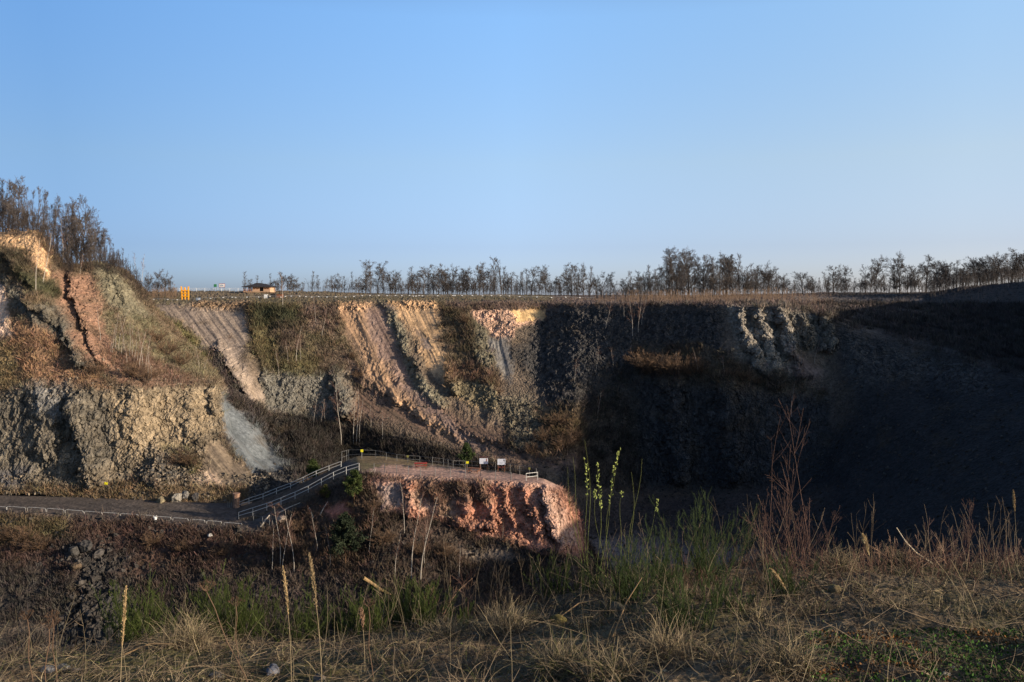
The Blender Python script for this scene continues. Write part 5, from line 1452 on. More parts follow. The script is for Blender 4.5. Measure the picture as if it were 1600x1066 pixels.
def pavilion():
    Yv = 292; p = A_pt(406, Yv); k = Yv / F
    p.z = (HZ - 455.5) * k
    e = empty('pavilion', p)
    W0, W1 = -21.5 * k, 20.5 * k; D = 3.2
    H = 7.0 * k
    # walls right part (light timber), from -7 to 20
    def wall(name, x0, x1, mat, y=-D, z0=0.0, z1=None, lab=None):
        t = Tubes(); bx(t, ((x0 + x1) / 2 * k, y, (z0 + (z1 or H)) / 2), ((x1 - x0) * k, 0.12, (z1 or H) - z0)); return part(name, t, mat, e, lab)
    wall('wall', -7, 4, M_TAN); wall('wall', 10, 20, M_TAN)
    for x0, x1 in ((-6, -2.6), (-1.6, 3), (11, 14.6), (15.4, 19)):
        t = Tubes(); bx(t, ((x0 + x1) / 2 * k, -D - 0.075, H * .62), ((x1 - x0) * k, 0.03, H * .28)); part('window', t, M_TIMBER, e)
    t = Tubes(); bx(t, (7 * k, -D + 0.6, H * .45), (6 * k, 0.1, H * .9)); part('doorway', t, M_DARK, e)
    t = Tubes(); bx(t, (7 * k, -D, H * .93), (6 * k, 0.12, H * .14)); part('lintel', t, M_TAN, e)
    t = Tubes(); bx(t, (6.5 * k, D, H / 2), (27 * k, 0.12, H)); part('wall', t, M_TIMBER, e)
    t = Tubes(); bx(t, (20 * k, 0, H / 2), (0.12, 2 * D - .2, H)); part('wall', t, M_TAN, e)
    for x in (-20.5, -17, -13.5, -10.5):
        for y in (-D, D):
            t = Tubes(); bx(t, (x * k, y, H / 2), (0.2, 0.2, H)); part('post', t, M_TIMBER, e)
    t = Tubes(); bx(t, (-13.7 * k, -D, H * .32), (13 * k, 0.06, 0.12)); bx(t, (-13.7 * k, -D, H * .15), (13 * k, 0.06, 0.12)); part('balustrade', t, M_TIMBER, e)
    t = Tubes(); ov = 0.7
    x0, x1 = W0 - .3, W1 + .5; y0, y1 = -D - ov, D + ov; zr = 13.2 * k
    c = 0.35 * (x1 - x0)
    q0 = [(x0, y0, H - .1), (x1, y0, H - .1), (x1, y1, H - .1), (x0, y1, H - .1)]
    q1 = [(x0, y0, H + .12), (x1, y0, H + .12), (x1, y1, H + .12), (x0, y1, H + .12)]
    q2 = [(x0 + 3.0, -1.3, H + 0.68 * (zr - H)), (x1 - 2.6, -1.3, H + 0.68 * (zr - H)), (x1 - 2.6, 1.3, H + 0.68 * (zr - H)), (x0 + 3.0, 1.3, H + 0.68 * (zr - H))]
    q3 = [(-0.6 - .7, -.12, zr), (-0.6 + .7, -.12, zr), (-0.6 + .7, .12, zr), (-0.6 - .7, .12, zr)]
    loft(t, [q0, q1, q2, q3], (.1, .1, .1)); part('roof', t, M_DARK, e)
    t = Tubes(); bx(t, ((W0 + W1) / 2, 0, -0.15), (W1 - W0, 2 * D, 0.3)); part('floor_slab', t, M_TAN, e)
    tag(e, 'small timber pavilion with dark hipped roof and open left half on the far rim', 'pavilion')


pavilion()


def simple_box(name, px, Yv, w, h, mat, lab, cat, lid=None, dp=1.0):
    p = A_pt(px, Yv); k = Yv / F; p.z -= 0.1
    e = empty(name, p)
    t = Tubes(); bx(t, (0, 0, h * k / 2), (w * k, dp, h * k)); part('body', t, mat, e)
    t = Tubes(); bx(t, (0, 0, h * k + .05), (w * k * 1.08, dp * 1.08, .1)); part('lid', t, lid or mat, e)
    tag(e, lab, cat)


simple_box('white_cabinet', 415.7, 262, 5, 6, M_WHITE, 'white cabinet on the rim below the pavilion', 'cabinet')
simple_box('dark_container', 427.5, 262, 7, 7, M_DARK, 'dark container on the rim right of the white cabinet', 'container', dp=1.6)
simple_box('brown_shed', 437, 264, 9, 6, M_TIMBER, 'low brown shed beside the dark container', 'shed', M_DARK, 1.6)
simple_box('grey_box', 309.5, 263, 5, 4.5, M_GREYBOX, 'small blue-grey box on the rim right of the yellow frame', 'box')


def billboard(px, ty, by, w, Yv, lab, face, rim, marks):
    p = A_pt(px, Yv); k = Yv / F; z0, z1 = (HZ - by) * k - p.z, (HZ - ty) * k - p.z
    e = empty('billboard', p); W = w * k
    t = Tubes(); bx(t, (0, 0, (z0 + z1) / 2), (W, .12, z1 - z0)); part('frame', t, rim, e)
    t = Tubes(); bx(t, (0, -.07, (z0 + z1) / 2), (W * .88, .03, (z1 - z0) * .76)); pn = part('panel', t, face, e)
    if marks:
        t = Tubes()
        for x, ww, hh in ((-.27, .1, .4), (-.12, .09, .5), (.02, .1, .42), (.2, .16, .3)): bx(t, (W * x, -.09, (z0 + z1) / 2), (W * ww, .02, (z1 - z0) * hh))
        part('print', t, M_GREYBOX, pn)
    for s in (-1, 1):
        t = Tubes(); rod(t, (s * W * .4, .1, -.3), (s * W * .4, .1, z1), .07, 5); part('post', t, M_STEELD, e)
    tag(e, lab, 'sign')


billboard(346.7, 443.3, 449, 9.5, 300, 'white billboard with red frame on the skyline left of the pavilion', M_WHITE, M_RED, True)
billboard(336.3, 444.2, 448.5, 4.4, 300, 'small green billboard next to the red framed one', M_GREEN, M_GREEN, False)

# skyline rail fence on the bank
pts_ = []
for px in range(268, 386, 13):
    p = A_pt(px, 299); pts_.append((p, (HZ - 450.6) / F * 299 - p.z))
fence('bank_fence', pts_, 'thin pale rail fence along the bank left of the pavilion', 'fence', (1.0, 0.5), M_WHITE, 0.05, 0.05)

# rim fence with white reflector panels
pan = [240, 262, 277, 310, 329, 349, 363, 368, 386, 404, 422, 439, 446, 455, 468, 478, 487, 498, 511, 525, 540, 553, 566, 578, 592, 605, 618, 628, 640, 646, 650, 655, 660, 684, 708, 711, 722, 738, 754, 768, 782, 796, 812, 839, 862, 884, 906]
p0 = A_pt(240, 259)
e = empty('rim_fence', p0)
ps = []
for px in range(236, 930, 11):
    p = A_pt(px, 258) - p0; ps.append(p)
    t = Tubes(); rod(t, (p.x, p.y, p.z - .3), (p.x, p.y, p.z + .8), .05, 5); part('post', t, M_STEELD, e)
for z in (.75, .4):
    t = Tubes()
    for a, b in zip(ps[:-1], ps[1:]): rod(t, (a.x, a.y, a.z + z), (b.x, b.y, b.z + z), .035 if z > .5 else .025, 4)
    part('rail', t, M_STEEL if z > .5 else M_STEELD, e)
for i, px in enumerate(pan):
    p = A_pt(px, 257.85) - p0
    t = Tubes(); bx(t, (p.x, p.y, p.z + .62), (.42, .04, .2)); part('marker_panel', t, M_WHITE, e)
tag(e, 'long low fence with white marker panels along the far rim', 'fence')

# ================================================================== NEAR RIM: grasses, broom, shoots, stones
STRAW = lin((140, 126, 98)); BUFF = lin((108, 94, 76)); DEAD = lin((68, 57, 46)); REDST = lin((84, 60, 50)); GRN = lin((70, 80, 38)); GRNB = lin((96, 118, 40))


def rim_hit(px, py):
    """the point of the near rim seen at that bearing and height"""
    ys = np.linspace(2.2, 9.2, 300); xs_ = (px - 800) / F * ys
    d = rim_z(xs_, ys) - (-(py - HZ) / F * ys)
    i = np.nonzero(d > 0)[0]
    k = i[0] if len(i) else int(np.argmin(np.abs(d)))
    return Vector((float(xs_[k]), float(ys[k]), float(rim_z(xs_[k], ys[k]))))


def ribbons(t, P, W, col):
    """flat blades: P (n,k,3) centre lines, W (n,k) half widths"""
    n, k, _ = P.shape
    T = np.gradient(P, axis=1)
    side = unit(np.cross(T, np.random.RandomState(3).normal(size=(n, 1, 3)) + np.array([0, 0, 0.3])))
    L = P - side * W[..., None]; Rr = P + side * W[..., None]
    V = np.stack([L, Rr], 2).reshape(-1, 3)
    base = (np.arange(n) * k * 2)[:, None] + (np.arange(k - 1) * 2)[None]
    Fq = np.stack([base, base + 1, base + 3, base + 2], -1).reshape(-1, 4)
    t.V.append(V); t.F.append(Fq + t.n); t.n += len(V); t.C.append(np.repeat(np.broadcast_to(col, (n, 3)), k * 2, 0))


def blades(t, rng, B, D, L, w, col, bend=0.8, trop=-0.6, k=5, wig=0.08):
    P, _ = stems(rng, B, D, L, 0.001, 0.001, k, bend, trop, wig)
    W = np.asarray(w).reshape(-1, 1) * np.linspace(1, 0.15, k)[None] * np.ones((len(B), 1))
    ribbons(t, P, W, col)


rng = np.random.RandomState(77)
ye_f = lambda x: np.interp(x, _ex, _ey)


def rim_points(n, clump=0.0, y0=2.3, over=0.5):
    x = rng.uniform(-6.0, 7.5, n); u = rng.uniform(0, 1, n)
    y = y0 + (ye_f(x) + over - y0) * u ** 0.9
    if clump:
        nc = max(n // 60, 1); cx = rng.uniform(-6, 7.5, nc); cy = y0 + (ye_f(cx) + over - y0) * rng.uniform(0, 1, nc)
        i = rng.randint(0, nc, n); s = rng.uniform(0.5, 1.5, nc)[i] * clump
        x = cx[i] + rng.normal(size=n) * s; y = cy[i] + rng.normal(size=n) * s
    m = (np.abs(x) < 0.64 * y + 1.5) & (y > 2.0)
    x, y = x[m], y[m]
    return np.stack([x, y, rim_z(x, y) - 0.01], -1)


pal = np.stack([STRAW, BUFF, DEAD, lin((96, 88, 72)), lin((72, 76, 38)), lin((64, 54, 42))])


def pick(n, p): return pal[rng.choice(len(pal), n, p=p)] * rng.uniform(0.6, 1.25, (n, 1))


t = Tubes()
# matted short thatch
B = rim_points(62000); n = len(B)
D = rng.normal(size=(n, 3)); D[:, 2] = rng.uniform(0.05, 0.9, n)
blades(t, rng, B, D, rng.uniform(0.05, 0.20, n), rng.uniform(0.0012, 0.0028, n), pick(n, [.12, .24, .30, .12, .12, .10]), 0.9, -0.7)
# tufts
B = rim_points(36000, 0.05); n = len(B)
D = rng.normal(size=(n, 3)) * 0.55; D[:, 2] = rng.uniform(0.4, 1.2, n)
lowl = np.interp(B[:, 0] / B[:, 1] * F + 800, [0, 500, 760, 1000, 1600], [.5, .55, 1, 1, .9])
blades(t, rng, B, D, rng.uniform(0.05, 0.22, n) * lowl, rng.uniform(0.0010, 0.0022, n), pick(n, [.20, .26, .24, .10, .14, .06]), 0.8, -0.9)
o = link('dry_grass', t.mesh('dry_grass', M_PLANT)); tag(o, kind='stuff')

# long dead stalks, standing and fallen
t = Tubes()
B = rim_points(420, 0, 2.8, 0.6); n = len(B)
D = rng.normal(size=(n, 3)) * 0.35; D[:, 2] = 1
P, Rr = stems(rng, B, D, rng.uniform(0.12, 0.5, n), 0.0016, 0.0008, 6, 0.4, -0.1, 0.05)
t.add(P, Rr, 3, STRAW, 0.35, rng)
A, a = branch(rng, P[:150], Rr[:150], 4, 0.4, 1, (0.4, 1.0), 0.25, 0.4, 3, 0.3, 0.1, 0.6, None, 0.0009)
t.add(A, a, 3, BUFF, 0.3, rng)
B = rim_points(1500, 0, 2.8, 0.2); n = len(B); B[:, 2] += 0.03
D = rng.normal(size=(n, 3)); D[:, 2] = rng.uniform(0, 0.25, n)
P, Rr = stems(rng, B, D, rng.uniform(0.12, 0.55, n), 0.0019, 0.0009, 5, 0.4, -0.05, 0.05)
t.add(P, Rr, 3, BUFF, 0.45, rng)
x = rng.uniform(-1.5, 5.4, 260); y = ye_f(x) - rng.uniform(-0.4, 0.6, 260)
B = np.stack([x, y, rim_z(x, y)], -1)
D = rng.normal(size=(260, 3)) * 0.22; D[:, 2] = 1
P, Rr = stems(rng, B, D, rng.uniform(0.2, 0.75, 260) ** 1.3, 0.0022, 0.0009, 7, 0.35, 0, 0.05)
t.add(P, Rr, 3, BUFF, 0.5, rng)
A, a = branch(rng, P, Rr, 3, 0.4, 1, (0.3, 0.8), 0.25, 0.4, 3, 0.3, 0.1, 0.6, None, 0.0009)
t.add(A, a, 3, BUFF, 0.4, rng)
# reddish brown twigs on the right part of the rim
x = rng.uniform(1.3, 5.4, 500); y = ye_f(x) - rng.uniform(-0.3, 1.6, 500)
B = np.stack([x, y, rim_z(x, y)], -1)
D = rng.normal(size=(500, 3)) * 0.45; D[:, 2] = 1
P, Rr = stems(rng, B, D, rng.uniform(0.1, 0.3, 500), 0.002, 0.001, 5, 0.5, 0, 0.08)
t.add(P, Rr, 3, REDST, 0.4, rng)
A, a = branch(rng, P, Rr, 4, 0.2, 1, (0.4, 1.1), 0.4, 0.4, 3, 0.3, 0.1, 0.7, None, 0.0009)
t.add(A, a, 3, REDST, 0.4, rng)
o = link('dead_stalks', t.mesh('dead_stalks', M_PLANT)); tag(o, kind='stuff')

# moss and small green leaves at the right hand corner
t = Tubes()
n = 16000
x = rng.uniform(1.5, 3.6, n); y = rng.uniform(2.9, 5.2, n)
keep = (fbm(x * 2.2, y * 2.2, 1.5, 3) > -0.12) & (x / y > 0.34)
x, y = x[keep], y[keep]; n = len(x)
B = np.stack([x, y, rim_z(x, y) + rng.uniform(0, 0.03, n)], -1)
d = unit(rng.normal(size=(n, 3)) + [0, 0, 0.8]); u = unit(np.cross(d, rng.normal(size=(n, 3))))
L = rng.uniform(0.006, 0.022, (n, 1))
Q = np.stack([B, B + d * L * .5 + u * L * .35, B + d * L, B + d * L * .5 - u * L * .35], 1)
hue = np.where((fbm(x * 3, y * 3, 7.7, 2) > 0.15)[:, None], lin((104, 70, 34)), lin((52, 84, 24)))
t.quads(Q, hue * rng.uniform(0.5, 1.5, (n, 1)))
o = link('moss', t.mesh('moss', M_PLANT)); tag(o, kind='stuff')
# leaf litter
t = Tubes(); B = rim_points(16000, 0, 2.5, 0.0); n = len(B); B[:, 2] += 0.012
d = unit(rng.normal(size=(n, 3)) * [1, 1, .35]); u = unit(np.cross(d, rng.normal(size=(n, 3)) * .4 + [0, 0, 1])); L = rng.uniform(0.008, 0.03, (n, 1))
Q = np.stack([B, B + d * L * .5 + u * L * .4, B + d * L, B + d * L * .5 - u * L * .4], 1)
t.quads(Q, pick(n, [.2, .2, .4, .05, .05, .1]))
o = link('leaf_litter', t.mesh('leaf_litter', M_PLANT)); tag(o, kind='stuff')


# ---- broom bushes
def broom(px, topy, Yv, spread, dens, label, col=GRN, seed=0, group='green broom bushes at the rim'):
    Yv = Yv - (0.75 if px < 760 else 0)
    r = np.random.RandomState(900 + seed)
    x = (px - 800) / F * Yv; z = float(rim_z(x, Yv)); H = -(topy - HZ) / F * Yv - z
    n = int(62 * dens * r.uniform(.75, 1.25))
    B = np.stack([r.normal(size=n) * 0.07 * spread, r.normal(size=n) * 0.07, np.zeros(n) - .03], -1)
    D = r.normal(size=(n, 3)) * [0.36 * spread, 0.3, 0]; D[:, 2] = 1
    Ls = H * (0.35 + 0.7 * r.uniform(0, 1, n) ** 1.6)
    P, Rr = stems(r, B, D, Ls, 0.0032, 0.0012, 7, 0.25, 0.25, 0.05)
    t = Tubes(); t.add(P, Rr, 3, col * 0.9, 0.4, r)
    e = empty('broom_bush', (x, Yv, z))
    part('stems', t, M_PLANT, e)
    t = Tubes()
    A, a = branch(r, P, Rr, 9, 0.3, 0.98, (0.15, 0.5), 0.26, 0.5, 4, 0.2, 0.3, 0.6, None, 0.0012, 0.04)
    t.add(A, a, 3, col, 0.5, r)
    A2, a2 = branch(r, A, a, 3, 0.1, 0.9, (0.15, 0.5), 0.5, 0.4, 3, 0.2, 0.3, 0.7, None, 0.0010, 0.04)
    t.add(A2, a2, 3, col * 1.1, 0.5, r)
    part('shoots', t, M_PLANT, e)
    tag(e, label, 'bush', group)


DK = lin((50, 62, 30))
for i, (px, ty, Yv, sp, dn_, lab, c) in enumerate([
        (208, 898, 7.5, 1.0, 1.2, 'leftmost green broom bush at the rim, beside the tall plume', GRN), (248, 925, 7.7, .9, .7, 'low green broom between the two tall left ones', GRN), (322, 886, 7.8, 1.1, 1.4, 'tall green broom bush behind the pale tussock', GRN),
        (368, 902, 7.6, 1.0, 1.1, 'broom bush just right of the tall one behind the tussock', GRN), (418, 912, 7.9, 1.1, 1.2, 'broom bush left of the bright seed plume', GRN), (468, 920, 7.5, .9, .8, 'thin broom bush around the bright seed plume', GRN * .9),
        (528, 906, 7.9, 1.1, 1.3, 'broom bush right of the bright seed plume', GRN), (572, 912, 7.6, 1.0, 1.1, 'broom bush holding the cut pale stick', GRN), (622, 892, 7.9, 1.1, 1.5, 'tallest broom bush right of the cut stick', GRN), (668, 902, 7.7, 1.0, 1.1, 'last full broom bush of the left row', GRN), (716, 936, 7.6, .8, .6, 'small broom at the right end of the left row', GRN * .9),
        (870, 848, 7.7, 1.0, .7, 'green broom in front of the foot of the pink face', GRN), (925, 880, 7.3, .9, .5, 'thin broom among the willow shoots', DK * 1.3),
        (985, 838, 6.6, 1.2, .9, 'dark broom right of the willow shoots', DK), (1045, 800, 7.0, 1.1, .7, 'tall dark broom in the middle of the rim', DK), (1105, 770, 7.3, 1.1, .8, 'tallest dark broom left of the red twig shrub', DK), (1060, 880, 5.6, 1.3, 1.0, 'low dark broom in front of the tall dark ones', DK), (1130, 880, 6.0, 1.1, .7, 'low dark broom nearest the red twig shrub', DK), (1225, 850, 6.6, .9, .6, 'dark green broom at the base of the red twig shrub', DK)]):
    broom(px, ty, Yv, sp, dn_, lab, c, i)


# ---- shoots with catkins
def shoot(b, top, Yv, label, cat_len, r0=0.0034, col=lin((94, 98, 52)), seed=0):
    r = np.random.RandomState(1200 + seed)
    x = (b[0] - 800) / F * Yv; z = float(rim_z(x, Yv))
    e = empty('willow_shoot', (x, Yv, z))
    tx = (top[0] - 800) / F * Yv - x; tz = -(top[1] - HZ) / F * Yv - z
    k = 9; s = np.linspace(0, 1, k)
    P = np.stack([tx * s ** 1.3 + 0.02 * np.sin(s * 7 + seed), 0.05 * np.sin(s * 4 + seed), tz * s], -1)[None]
    t = Tubes(); t.add(P, (r0 * (1 - .75 * s))[None], 5, col); part('stem', t, M_PLANT, e)
    if cat_len:
        n = int(cat_len); f = r.uniform(1 - 0.0022 * cat_len * 5, 1, n); f = np.clip(f, .45, .99)
        C0 = np.stack([np.interp(f, s, P[0, :, i]) for i in range(3)], -1)
        d = unit(r.normal(size=(n, 3)) * [.5, .5, 0] + [0, 0, .8]); L = r.uniform(0.016, 0.032, n)
        q = np.linspace(0, 1, 5); PP = C0[:, None] + r.normal(size=(n, 1, 3)) * 0.006 + d[:, None] * (L[:, None] * q)[..., None]
        RR = np.array([.3, 1, 1.1, .8, .15])[None] * r.uniform(0.0035, 0.006, (n, 1))
        t = Tubes(); t.add(PP, RR, 5, lin((140, 148, 80)), 0.25, r); part('catkins', t, M_PLANT, e)
    tag(e, label, 'shoot', 'tall thin shoots at the rim')


for i, (b, tp, lab, cl) in enumerate([((910, 950), (884, 728), 'leftmost bare shoot before the pink face', 0), ((916, 950), (891, 712), 'second bare leaning shoot before the pink face', 0), ((920, 950), (911, 716), 'leftmost shoot with yellow catkins near its tip', 24), ((922, 950), (916, 688), 'tallest bare thin shoot of the cluster', 0),
                                      ((934, 950), (938, 724), 'shoot thick with yellow catkins in the cluster middle', 34), ((934, 945), (971, 704), 'catkin shoot leaning right, tallest of the catkin ones', 36), ((944, 850), (928, 765), 'short side shoot crossing to the left', 10),
                                      ((946, 940), (957, 735), 'bare shoot between two catkin shoots', 0), ((980, 930), (1000, 716), 'tall bare shoot right of the catkin cluster', 0), ((984, 935), (988, 738), 'bare upright shoot in the dark broom', 0), ((990, 900), (1033, 784), 'right leaning shoot with few catkins', 12),
                                      ((964, 900), (975, 770), 'thin side shoot right of the leaning catkin one', 7), ((1094, 900), (1068, 830), 'short bent dark shoot before the pit floor', 0)]):
    shoot(b, tp, 7.35, lab, cl, seed=i)


# ---- bare twiggy shrubs on the rim
def twig_shrub(px, Yv, H, n, spread, col, label, seed, tall=(), arch=0.0, name='twig_shrub'):
    r = np.random.RandomState(1500 + seed)
    x = (px - 800) / F * Yv; z = float(rim_z(x, Yv))
    e = empty(name, (x, Yv, z))
    D = r.normal(size=(n, 3)) * [spread, spread * .6, 0]; D[:, 2] = 1
    Ls = H * r.uniform(0.35, 0.8, n)
    for i, v in enumerate(tall): Ls[i] = v; D[i] = [r.uniform(-.06, .06), 0, 1]
    P, Rr = stems(r, r.normal(size=(n, 3)) * [.09 + .1 * spread, .05, 0], D, Ls, 0.0036, 0.0011, 7, 0.35 + arch, 0.1 - arch, 0.06)
    t = Tubes(); t.add(P, Rr, 4, col, 0.35, r); part('stems', t, M_PLANT, e)
    A, a = branch(r, P, Rr, 5, 0.3, 0.95, (0.25, 0.8), 0.32, 0.4, 4, 0.3, 0.2, 0.6, None, 0.0013, 0.06)
    t = Tubes(); t.add(A, a, 3, col, 0.35, r)
    A2, a2 = branch(r, A, a, 3, 0.2, 1, (0.3, 0.9), 0.4, 0.4, 3, 0.3, 0.1, 0.6, None, 0.001, 0.05)
    t.add(A2, a2, 3, col * .9, 0.35, r); part('twigs', t, M_PLANT, e)
    tag(e, label, 'shrub')


RD = lin((88, 67, 58))
twig_shrub(1232, 7.9, 0.95, 34, 0.33, RD, 'large bare reddish twig shrub rising into the dark pit on the right', 1, (1.5, 1.42, 1.2, 1.12, 1.0))
twig_shrub(1440, 8.2, 0.52, 22, 0.6, lin((150, 122, 100)), 'pale arching bare shrub with a broken branch on the far right rim', 2, (), 0.5)
twig_shrub(1495, 8.3, 0.6, 10, 0.35, RD, 'small dark red twig shrub right of the pale arching one', 3, (.72, .66))
twig_shrub(1375, 8.0, 0.36, 16, 0.4, lin((130, 104, 84)), 'low bare shrub between the plume and the arching shrub', 4)
twig_shrub(1572, 8.3, 0.4, 7, 0.5, lin((120, 100, 86)), 'sparse bare shrub nearest the right picture edge', 5, (), .4)
twig_shrub(725, 7.7, 0.78, 5, 0.2, lin((104, 76, 64)), 'reddish dead stalk plant right of the broom row', 6, (.85,))
twig_shrub(790, 7.7, 0.72, 8, 0.45, lin((110, 86, 74)), 'brown dead bush with feathery tips above the dry grass', 7)
twig_shrub(690, 7.2, .5, 8, 0.5, lin((140, 112, 88)), 'low tangle of dead stems in front of the last broom', 8, (), .4)


# ---- plumed grasses
def plume(bx_, Yv, topy, tipx, plen, label, droop=0.0, seed=0, w=1.0, col=lin((176, 152, 112))):
    r = np.random.RandomState(1700 + seed)
    x = (bx_ - 800) / F * Yv; z = float(rim_z(x, Yv)); H = -(topy - HZ) / F * Yv - z
    dx = (tipx - bx_) / F * Yv
    e = empty('plumed_grass', (x, Yv, z))
    k = 14; s = np.linspace(0, 1, k)
    P = np.stack([dx * s ** 1.8, 0.03 * s, H * s - droop * np.clip(s - .75, 0, 1) ** 2 * 4], -1)
    t = Tubes(); t.add(P[None], (0.0021 * (1 - .6 * s))[None], 5, STRAW); part('stalk', t, M_PLANT, e)
    n = 1500; f0 = 1 - plen / max(H, .1)
    f = f0 + (1 - f0) * r.uniform(0, 1, n)
    C0 = np.stack([np.interp(f, s, P[:, i]) for i in range(3)], -1)
    prof = np.sin(np.clip((f - f0) / (1 - f0), 0, 1) * np.pi * .92 + .12) ** .6
    T = unit(P[-1] - P[-4])
    d = unit(r.normal(size=(n, 3)) * .22 + T)
    t = Tubes(); PP, _ = stems(r, C0, d, 0.034 * prof * w * r.uniform(.5, 1.2, n), .001, .001, 3, .4, 0, .05)
    ribbons(t, PP, np.full((n, 3), 0.0010), np.broadcast_to(col, (n, 3)) * r.uniform(.6, 1.3, (n, 1)))
    part('plume', t, M_PLANT, e)
    tag(e, label, 'grass')


plume(503, 4.6, 868, 481, .30, 'tall grass with a bright tan plume before the left broom row', seed=1, w=.9, col=lin((140, 122, 92)))
plume(187, 4.4, 920, 193, .30, 'tall dry plumed grass at the left broom bush', seed=2, w=.7)
plume(455, 5.0, 888, 440, .28, 'slim plumed grass left of the bright one', seed=3, w=.7)
plume(1362, 7.9, 836, 1350, .20, 'short grass with a drooping pale plume on the right rim', .04, 4, 1.6, lin((190, 170, 130)))
plume(1236, 6.2, 888, 1205, .16, 'bent grass plume drooping left before the red twig shrub', .05, 5, .8)
plume(1590, 7.9, 768, 1586, .20, 'tall narrow plumed grass at the right picture edge', seed=6, w=.9)
plume(570, 5.2, 955, 563, .12, 'short plumed grass in front of the broom row', seed=7, w=1.0, col=lin((150, 120, 96)))


# ---- dead umbels
def umbel(bx_, Yv, topy, tipx, label, seed, sz=1.0):
    r = np.random.RandomState(1900 + seed)
    x = (bx_ - 800) / F * Yv; z = float(rim_z(x, Yv)); H = -(topy - HZ) / F * Yv - z; dx = (tipx - bx_) / F * Yv
    e = empty('dead_umbel', (x, Yv, z))
    s = np.linspace(0, 1, 7); P = np.stack([dx * s + .008 * np.sin(9 * s), 0 * s, H * s], -1)
    c = lin((96, 76, 60)); t = Tubes(); t.add(P[None], np.full((1, 7), .0024), 5, c); part('stalk', t, M_PLANT, e)
    n = 16; D = r.normal(size=(n, 3)) * [.8, .8, 0]; D[:, 2] = .75
    PP, RR = stems(r, np.repeat(P[-1:], n, 0), D, .045 * sz, .0011, .0008, 4, .2, .5, .03)
    t = Tubes(); t.add(PP, RR, 3, c)
    A, a = branch(r, PP, RR, 9, .85, 1, (.2, .9), .3, .2, 3, .3, .3, .9, None, .0010); t.add(A, a, 3, c * .9, .3, r); part('flower_head', t, M_PLANT, e)
    tag(e, label, 'dead flower')


umbel(52, 4.7, 968, 42, 'dead umbel flower, leftmost by the picture edge', 1)
umbel(69, 4.4, 983, 76, 'dead umbel flower with the broadest head near the left edge', 2, 1.3)
umbel(88, 4.9, 965, 81, 'dead umbel flower, small and highest of the left three', 3, .8)
umbel(392, 4.8, 925, 322, 'leaning dead umbel flower before the tall broom', 4, 1.3)
umbel(372, 5.4, 948, 368, 'dead umbel flower right of the pale tussock', 5, 1.2)
umbel(720, 4.6, 940, 575, 'thin dead umbel before the tallest broom', 6, .8) if False else umbel(582, 4.7, 948, 575, 'thin upright dead umbel before the tallest broom', 6, .8)


# ---- tussocks
def tussock(px, py, H, n, label, seed, mix=(.45, .3, .1, .1, .05, 0)):
    r = np.random.RandomState(2100 + seed); p = rim_hit(px, py)
    B = r.normal(size=(n, 3)) * [.07, .05, 0]; D = r.normal(size=(n, 3)) * [.7, .6, 0]; D[:, 2] = 1
    t = Tubes(); P, _ = stems(r, B, D, H * r.uniform(.5, 1.3, n), .001, .001, 6, .7, -1.1, .05)
    ribbons(t, P, 0.0017 * np.linspace(1, .2, 6)[None] * np.ones((n, 1)), pal[r.choice(6, n, p=mix)] * r.uniform(.7, 1.4, (n, 1)))
    o = link('grass_tussock', t.mesh('grass_tussock', M_PLANT)); o.location = p; tag(o, label, 'grass tussock')


tussock(290, 1012, .26, 700, 'pale dry grass tussock before the tall broom bush', 1)
tussock(880, 1058, .22, 900, 'straw and green grass tussock at the bottom middle', 2, (.35, .25, .1, .1, .2, 0))
tussock(955, 1062, .20, 700, 'grass tussock right of the bottom middle one', 3, (.3, .3, .1, .1, .2, 0))
tussock(790, 985, .22, 600, 'dry grass tussock below the feathery brown bush', 4)
tussock(700, 1000, .18, 450, 'small dry tussock before the end of the broom row', 5)
tussock(1310, 890, .22, 700, 'dry tussock on the skyline of the rim by the drooping plume', 6)
tussock(1400, 884, .20, 600, 'dry tussock left of the pale arching shrub', 7)
tussock(1040, 1030, .24, 600, 'loose dry tussock in the right middle foreground', 8)
tussock(1230, 1050, .24, 600, 'loose dry tussock in the lower right foreground', 9)

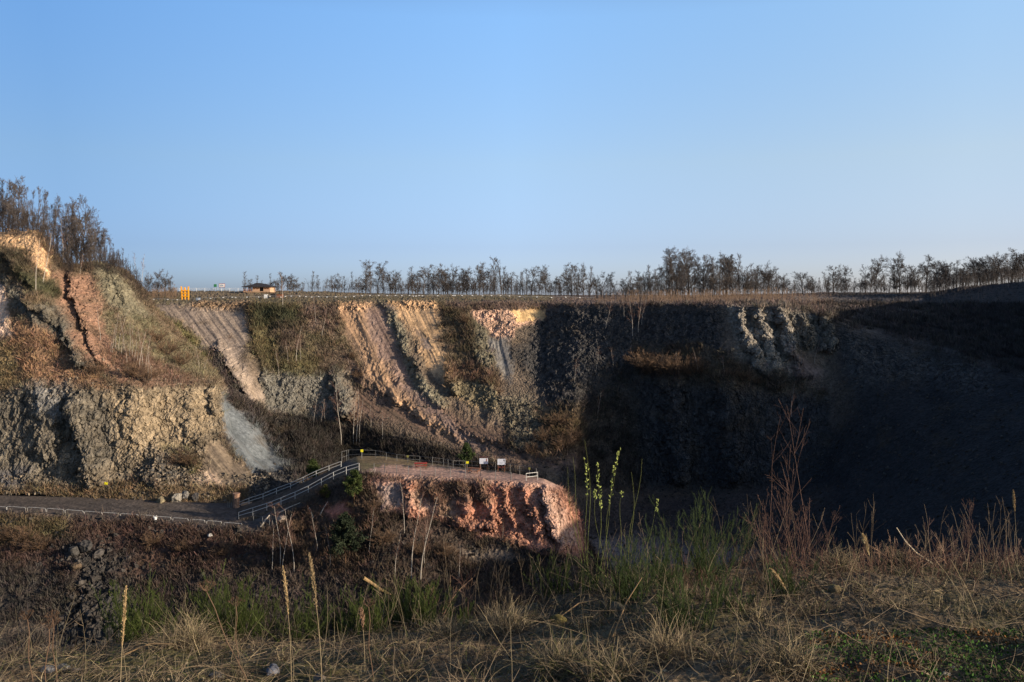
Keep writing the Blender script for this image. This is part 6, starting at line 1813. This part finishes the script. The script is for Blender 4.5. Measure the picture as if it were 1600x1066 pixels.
# ---- stones and the cut stick
M_STONE = mat_ground('near_stone', 14.0, 30.0, 0.7, 1.3, 0.5, 0.01)
for px, py, s, col, lab in [(425, 1052, (.07, .05, .045), (120, 122, 130), 'blue-grey stone at the bottom left'), (75, 1050, (.06, .05, .035), (116, 118, 122), 'grey stone near the left bottom corner'), (100, 1046, (.045, .04, .03), (130, 130, 128), 'small grey stone right of the one near the corner'),
                            (118, 1050, (.035, .03, .025), (104, 100, 96), 'smallest stone of the left corner group'), (872, 972, (.07, .06, .045), (120, 108, 62), 'yellow lichen covered stone below the willow shoots'), (962, 955, (.10, .07, .05), (120, 112, 90), 'brownish stone right of the lichen stone'),
                            (1306, 926, (.07, .06, .05), (130, 112, 80), 'tan stone on the right rim'), (1478, 1056, (.03, .03, .018), (196, 186, 170), 'white pebble in the moss'), (1490, 1046, (.022, .02, .015), (190, 180, 166), 'second white pebble in the moss'), (500, 1060, (.05, .04, .03), (128, 118, 108), 'pinkish stone at the bottom left of the bright plume'),
                            (340, 1058, (.06, .05, .035), (112, 108, 102), 'dull stone under the pale tussock')]:
    p = rim_hit(px, py); p.z += s[2] * .05; col = tuple(c * .8 for c in col)
    boulder('stone', p, s, int(px) + 3, col, lab, 'stone', None, M_STONE)
Yv = 7.3; a = Vector(((594 - 800) / F * Yv, Yv, -(921 - HZ) / F * Yv)); b = Vector(((571 - 800) / F * Yv, Yv - .1, -(897 - HZ) / F * Yv))
t = Tubes(); d = b - a
t.add(np.array([[(-d.x * .6, -d.y, -d.z * .6), (0, 0, 0), tuple(d * .5 + Vector((0.004, 0, 0))), tuple(d)]], float), np.array([[.008, .013, .014, .015]]), 8, lin((140, 116, 82)))
o = link('cut_stick', t.mesh('cut_stick', M_BARK)); o.location = a; tag(o, 'pale cut stick poking out of the broom row', 'stick')
Yv = 8.3; pz = rim_hit(1450, 880)
t = Tubes(); t.add(np.array([[(-.31, 0, .36), (-.22, 0, .22), (-.1, .02, .1), (.05, 0, .0)]], float), np.array([[.004, .007, .009, .01]]), 6, lin((196, 182, 156)))
o = link('broken_branch', t.mesh('broken_branch', M_BARK)); o.location = pz; tag(o, 'pale broken branch leaning at the foot of the arching shrub', 'branch')
for i, (px, py, L_, rz_, lab) in enumerate([(980, 1000, .42, 1.1, 'pale straight stick leaning in the middle foreground'), (905, 968, .3, .4, 'curved brown twig lying below the lichen stone'), (230, 1030, .35, .2, 'pale dead stem lying behind the left stones'), (660, 975, .5, -.3, 'long bent dead stem before the broom row')]):
    p = rim_hit(px, py); t = Tubes(); c_, s_ = math.cos(rz_), math.sin(rz_)
    t.add(np.array([[(-c_ * L_ / 2, 0, .02), (0, .03, s_ * L_ * .5 + .05), (c_ * L_ / 2, 0, s_ * L_ + .03)]], float), np.array([[.004, .0045, .003]]), 6, lin((160, 132, 96)))
    o = link('fallen_twig', t.mesh('fallen_twig', M_BARK)); o.location = p; tag(o, lab, 'twig')
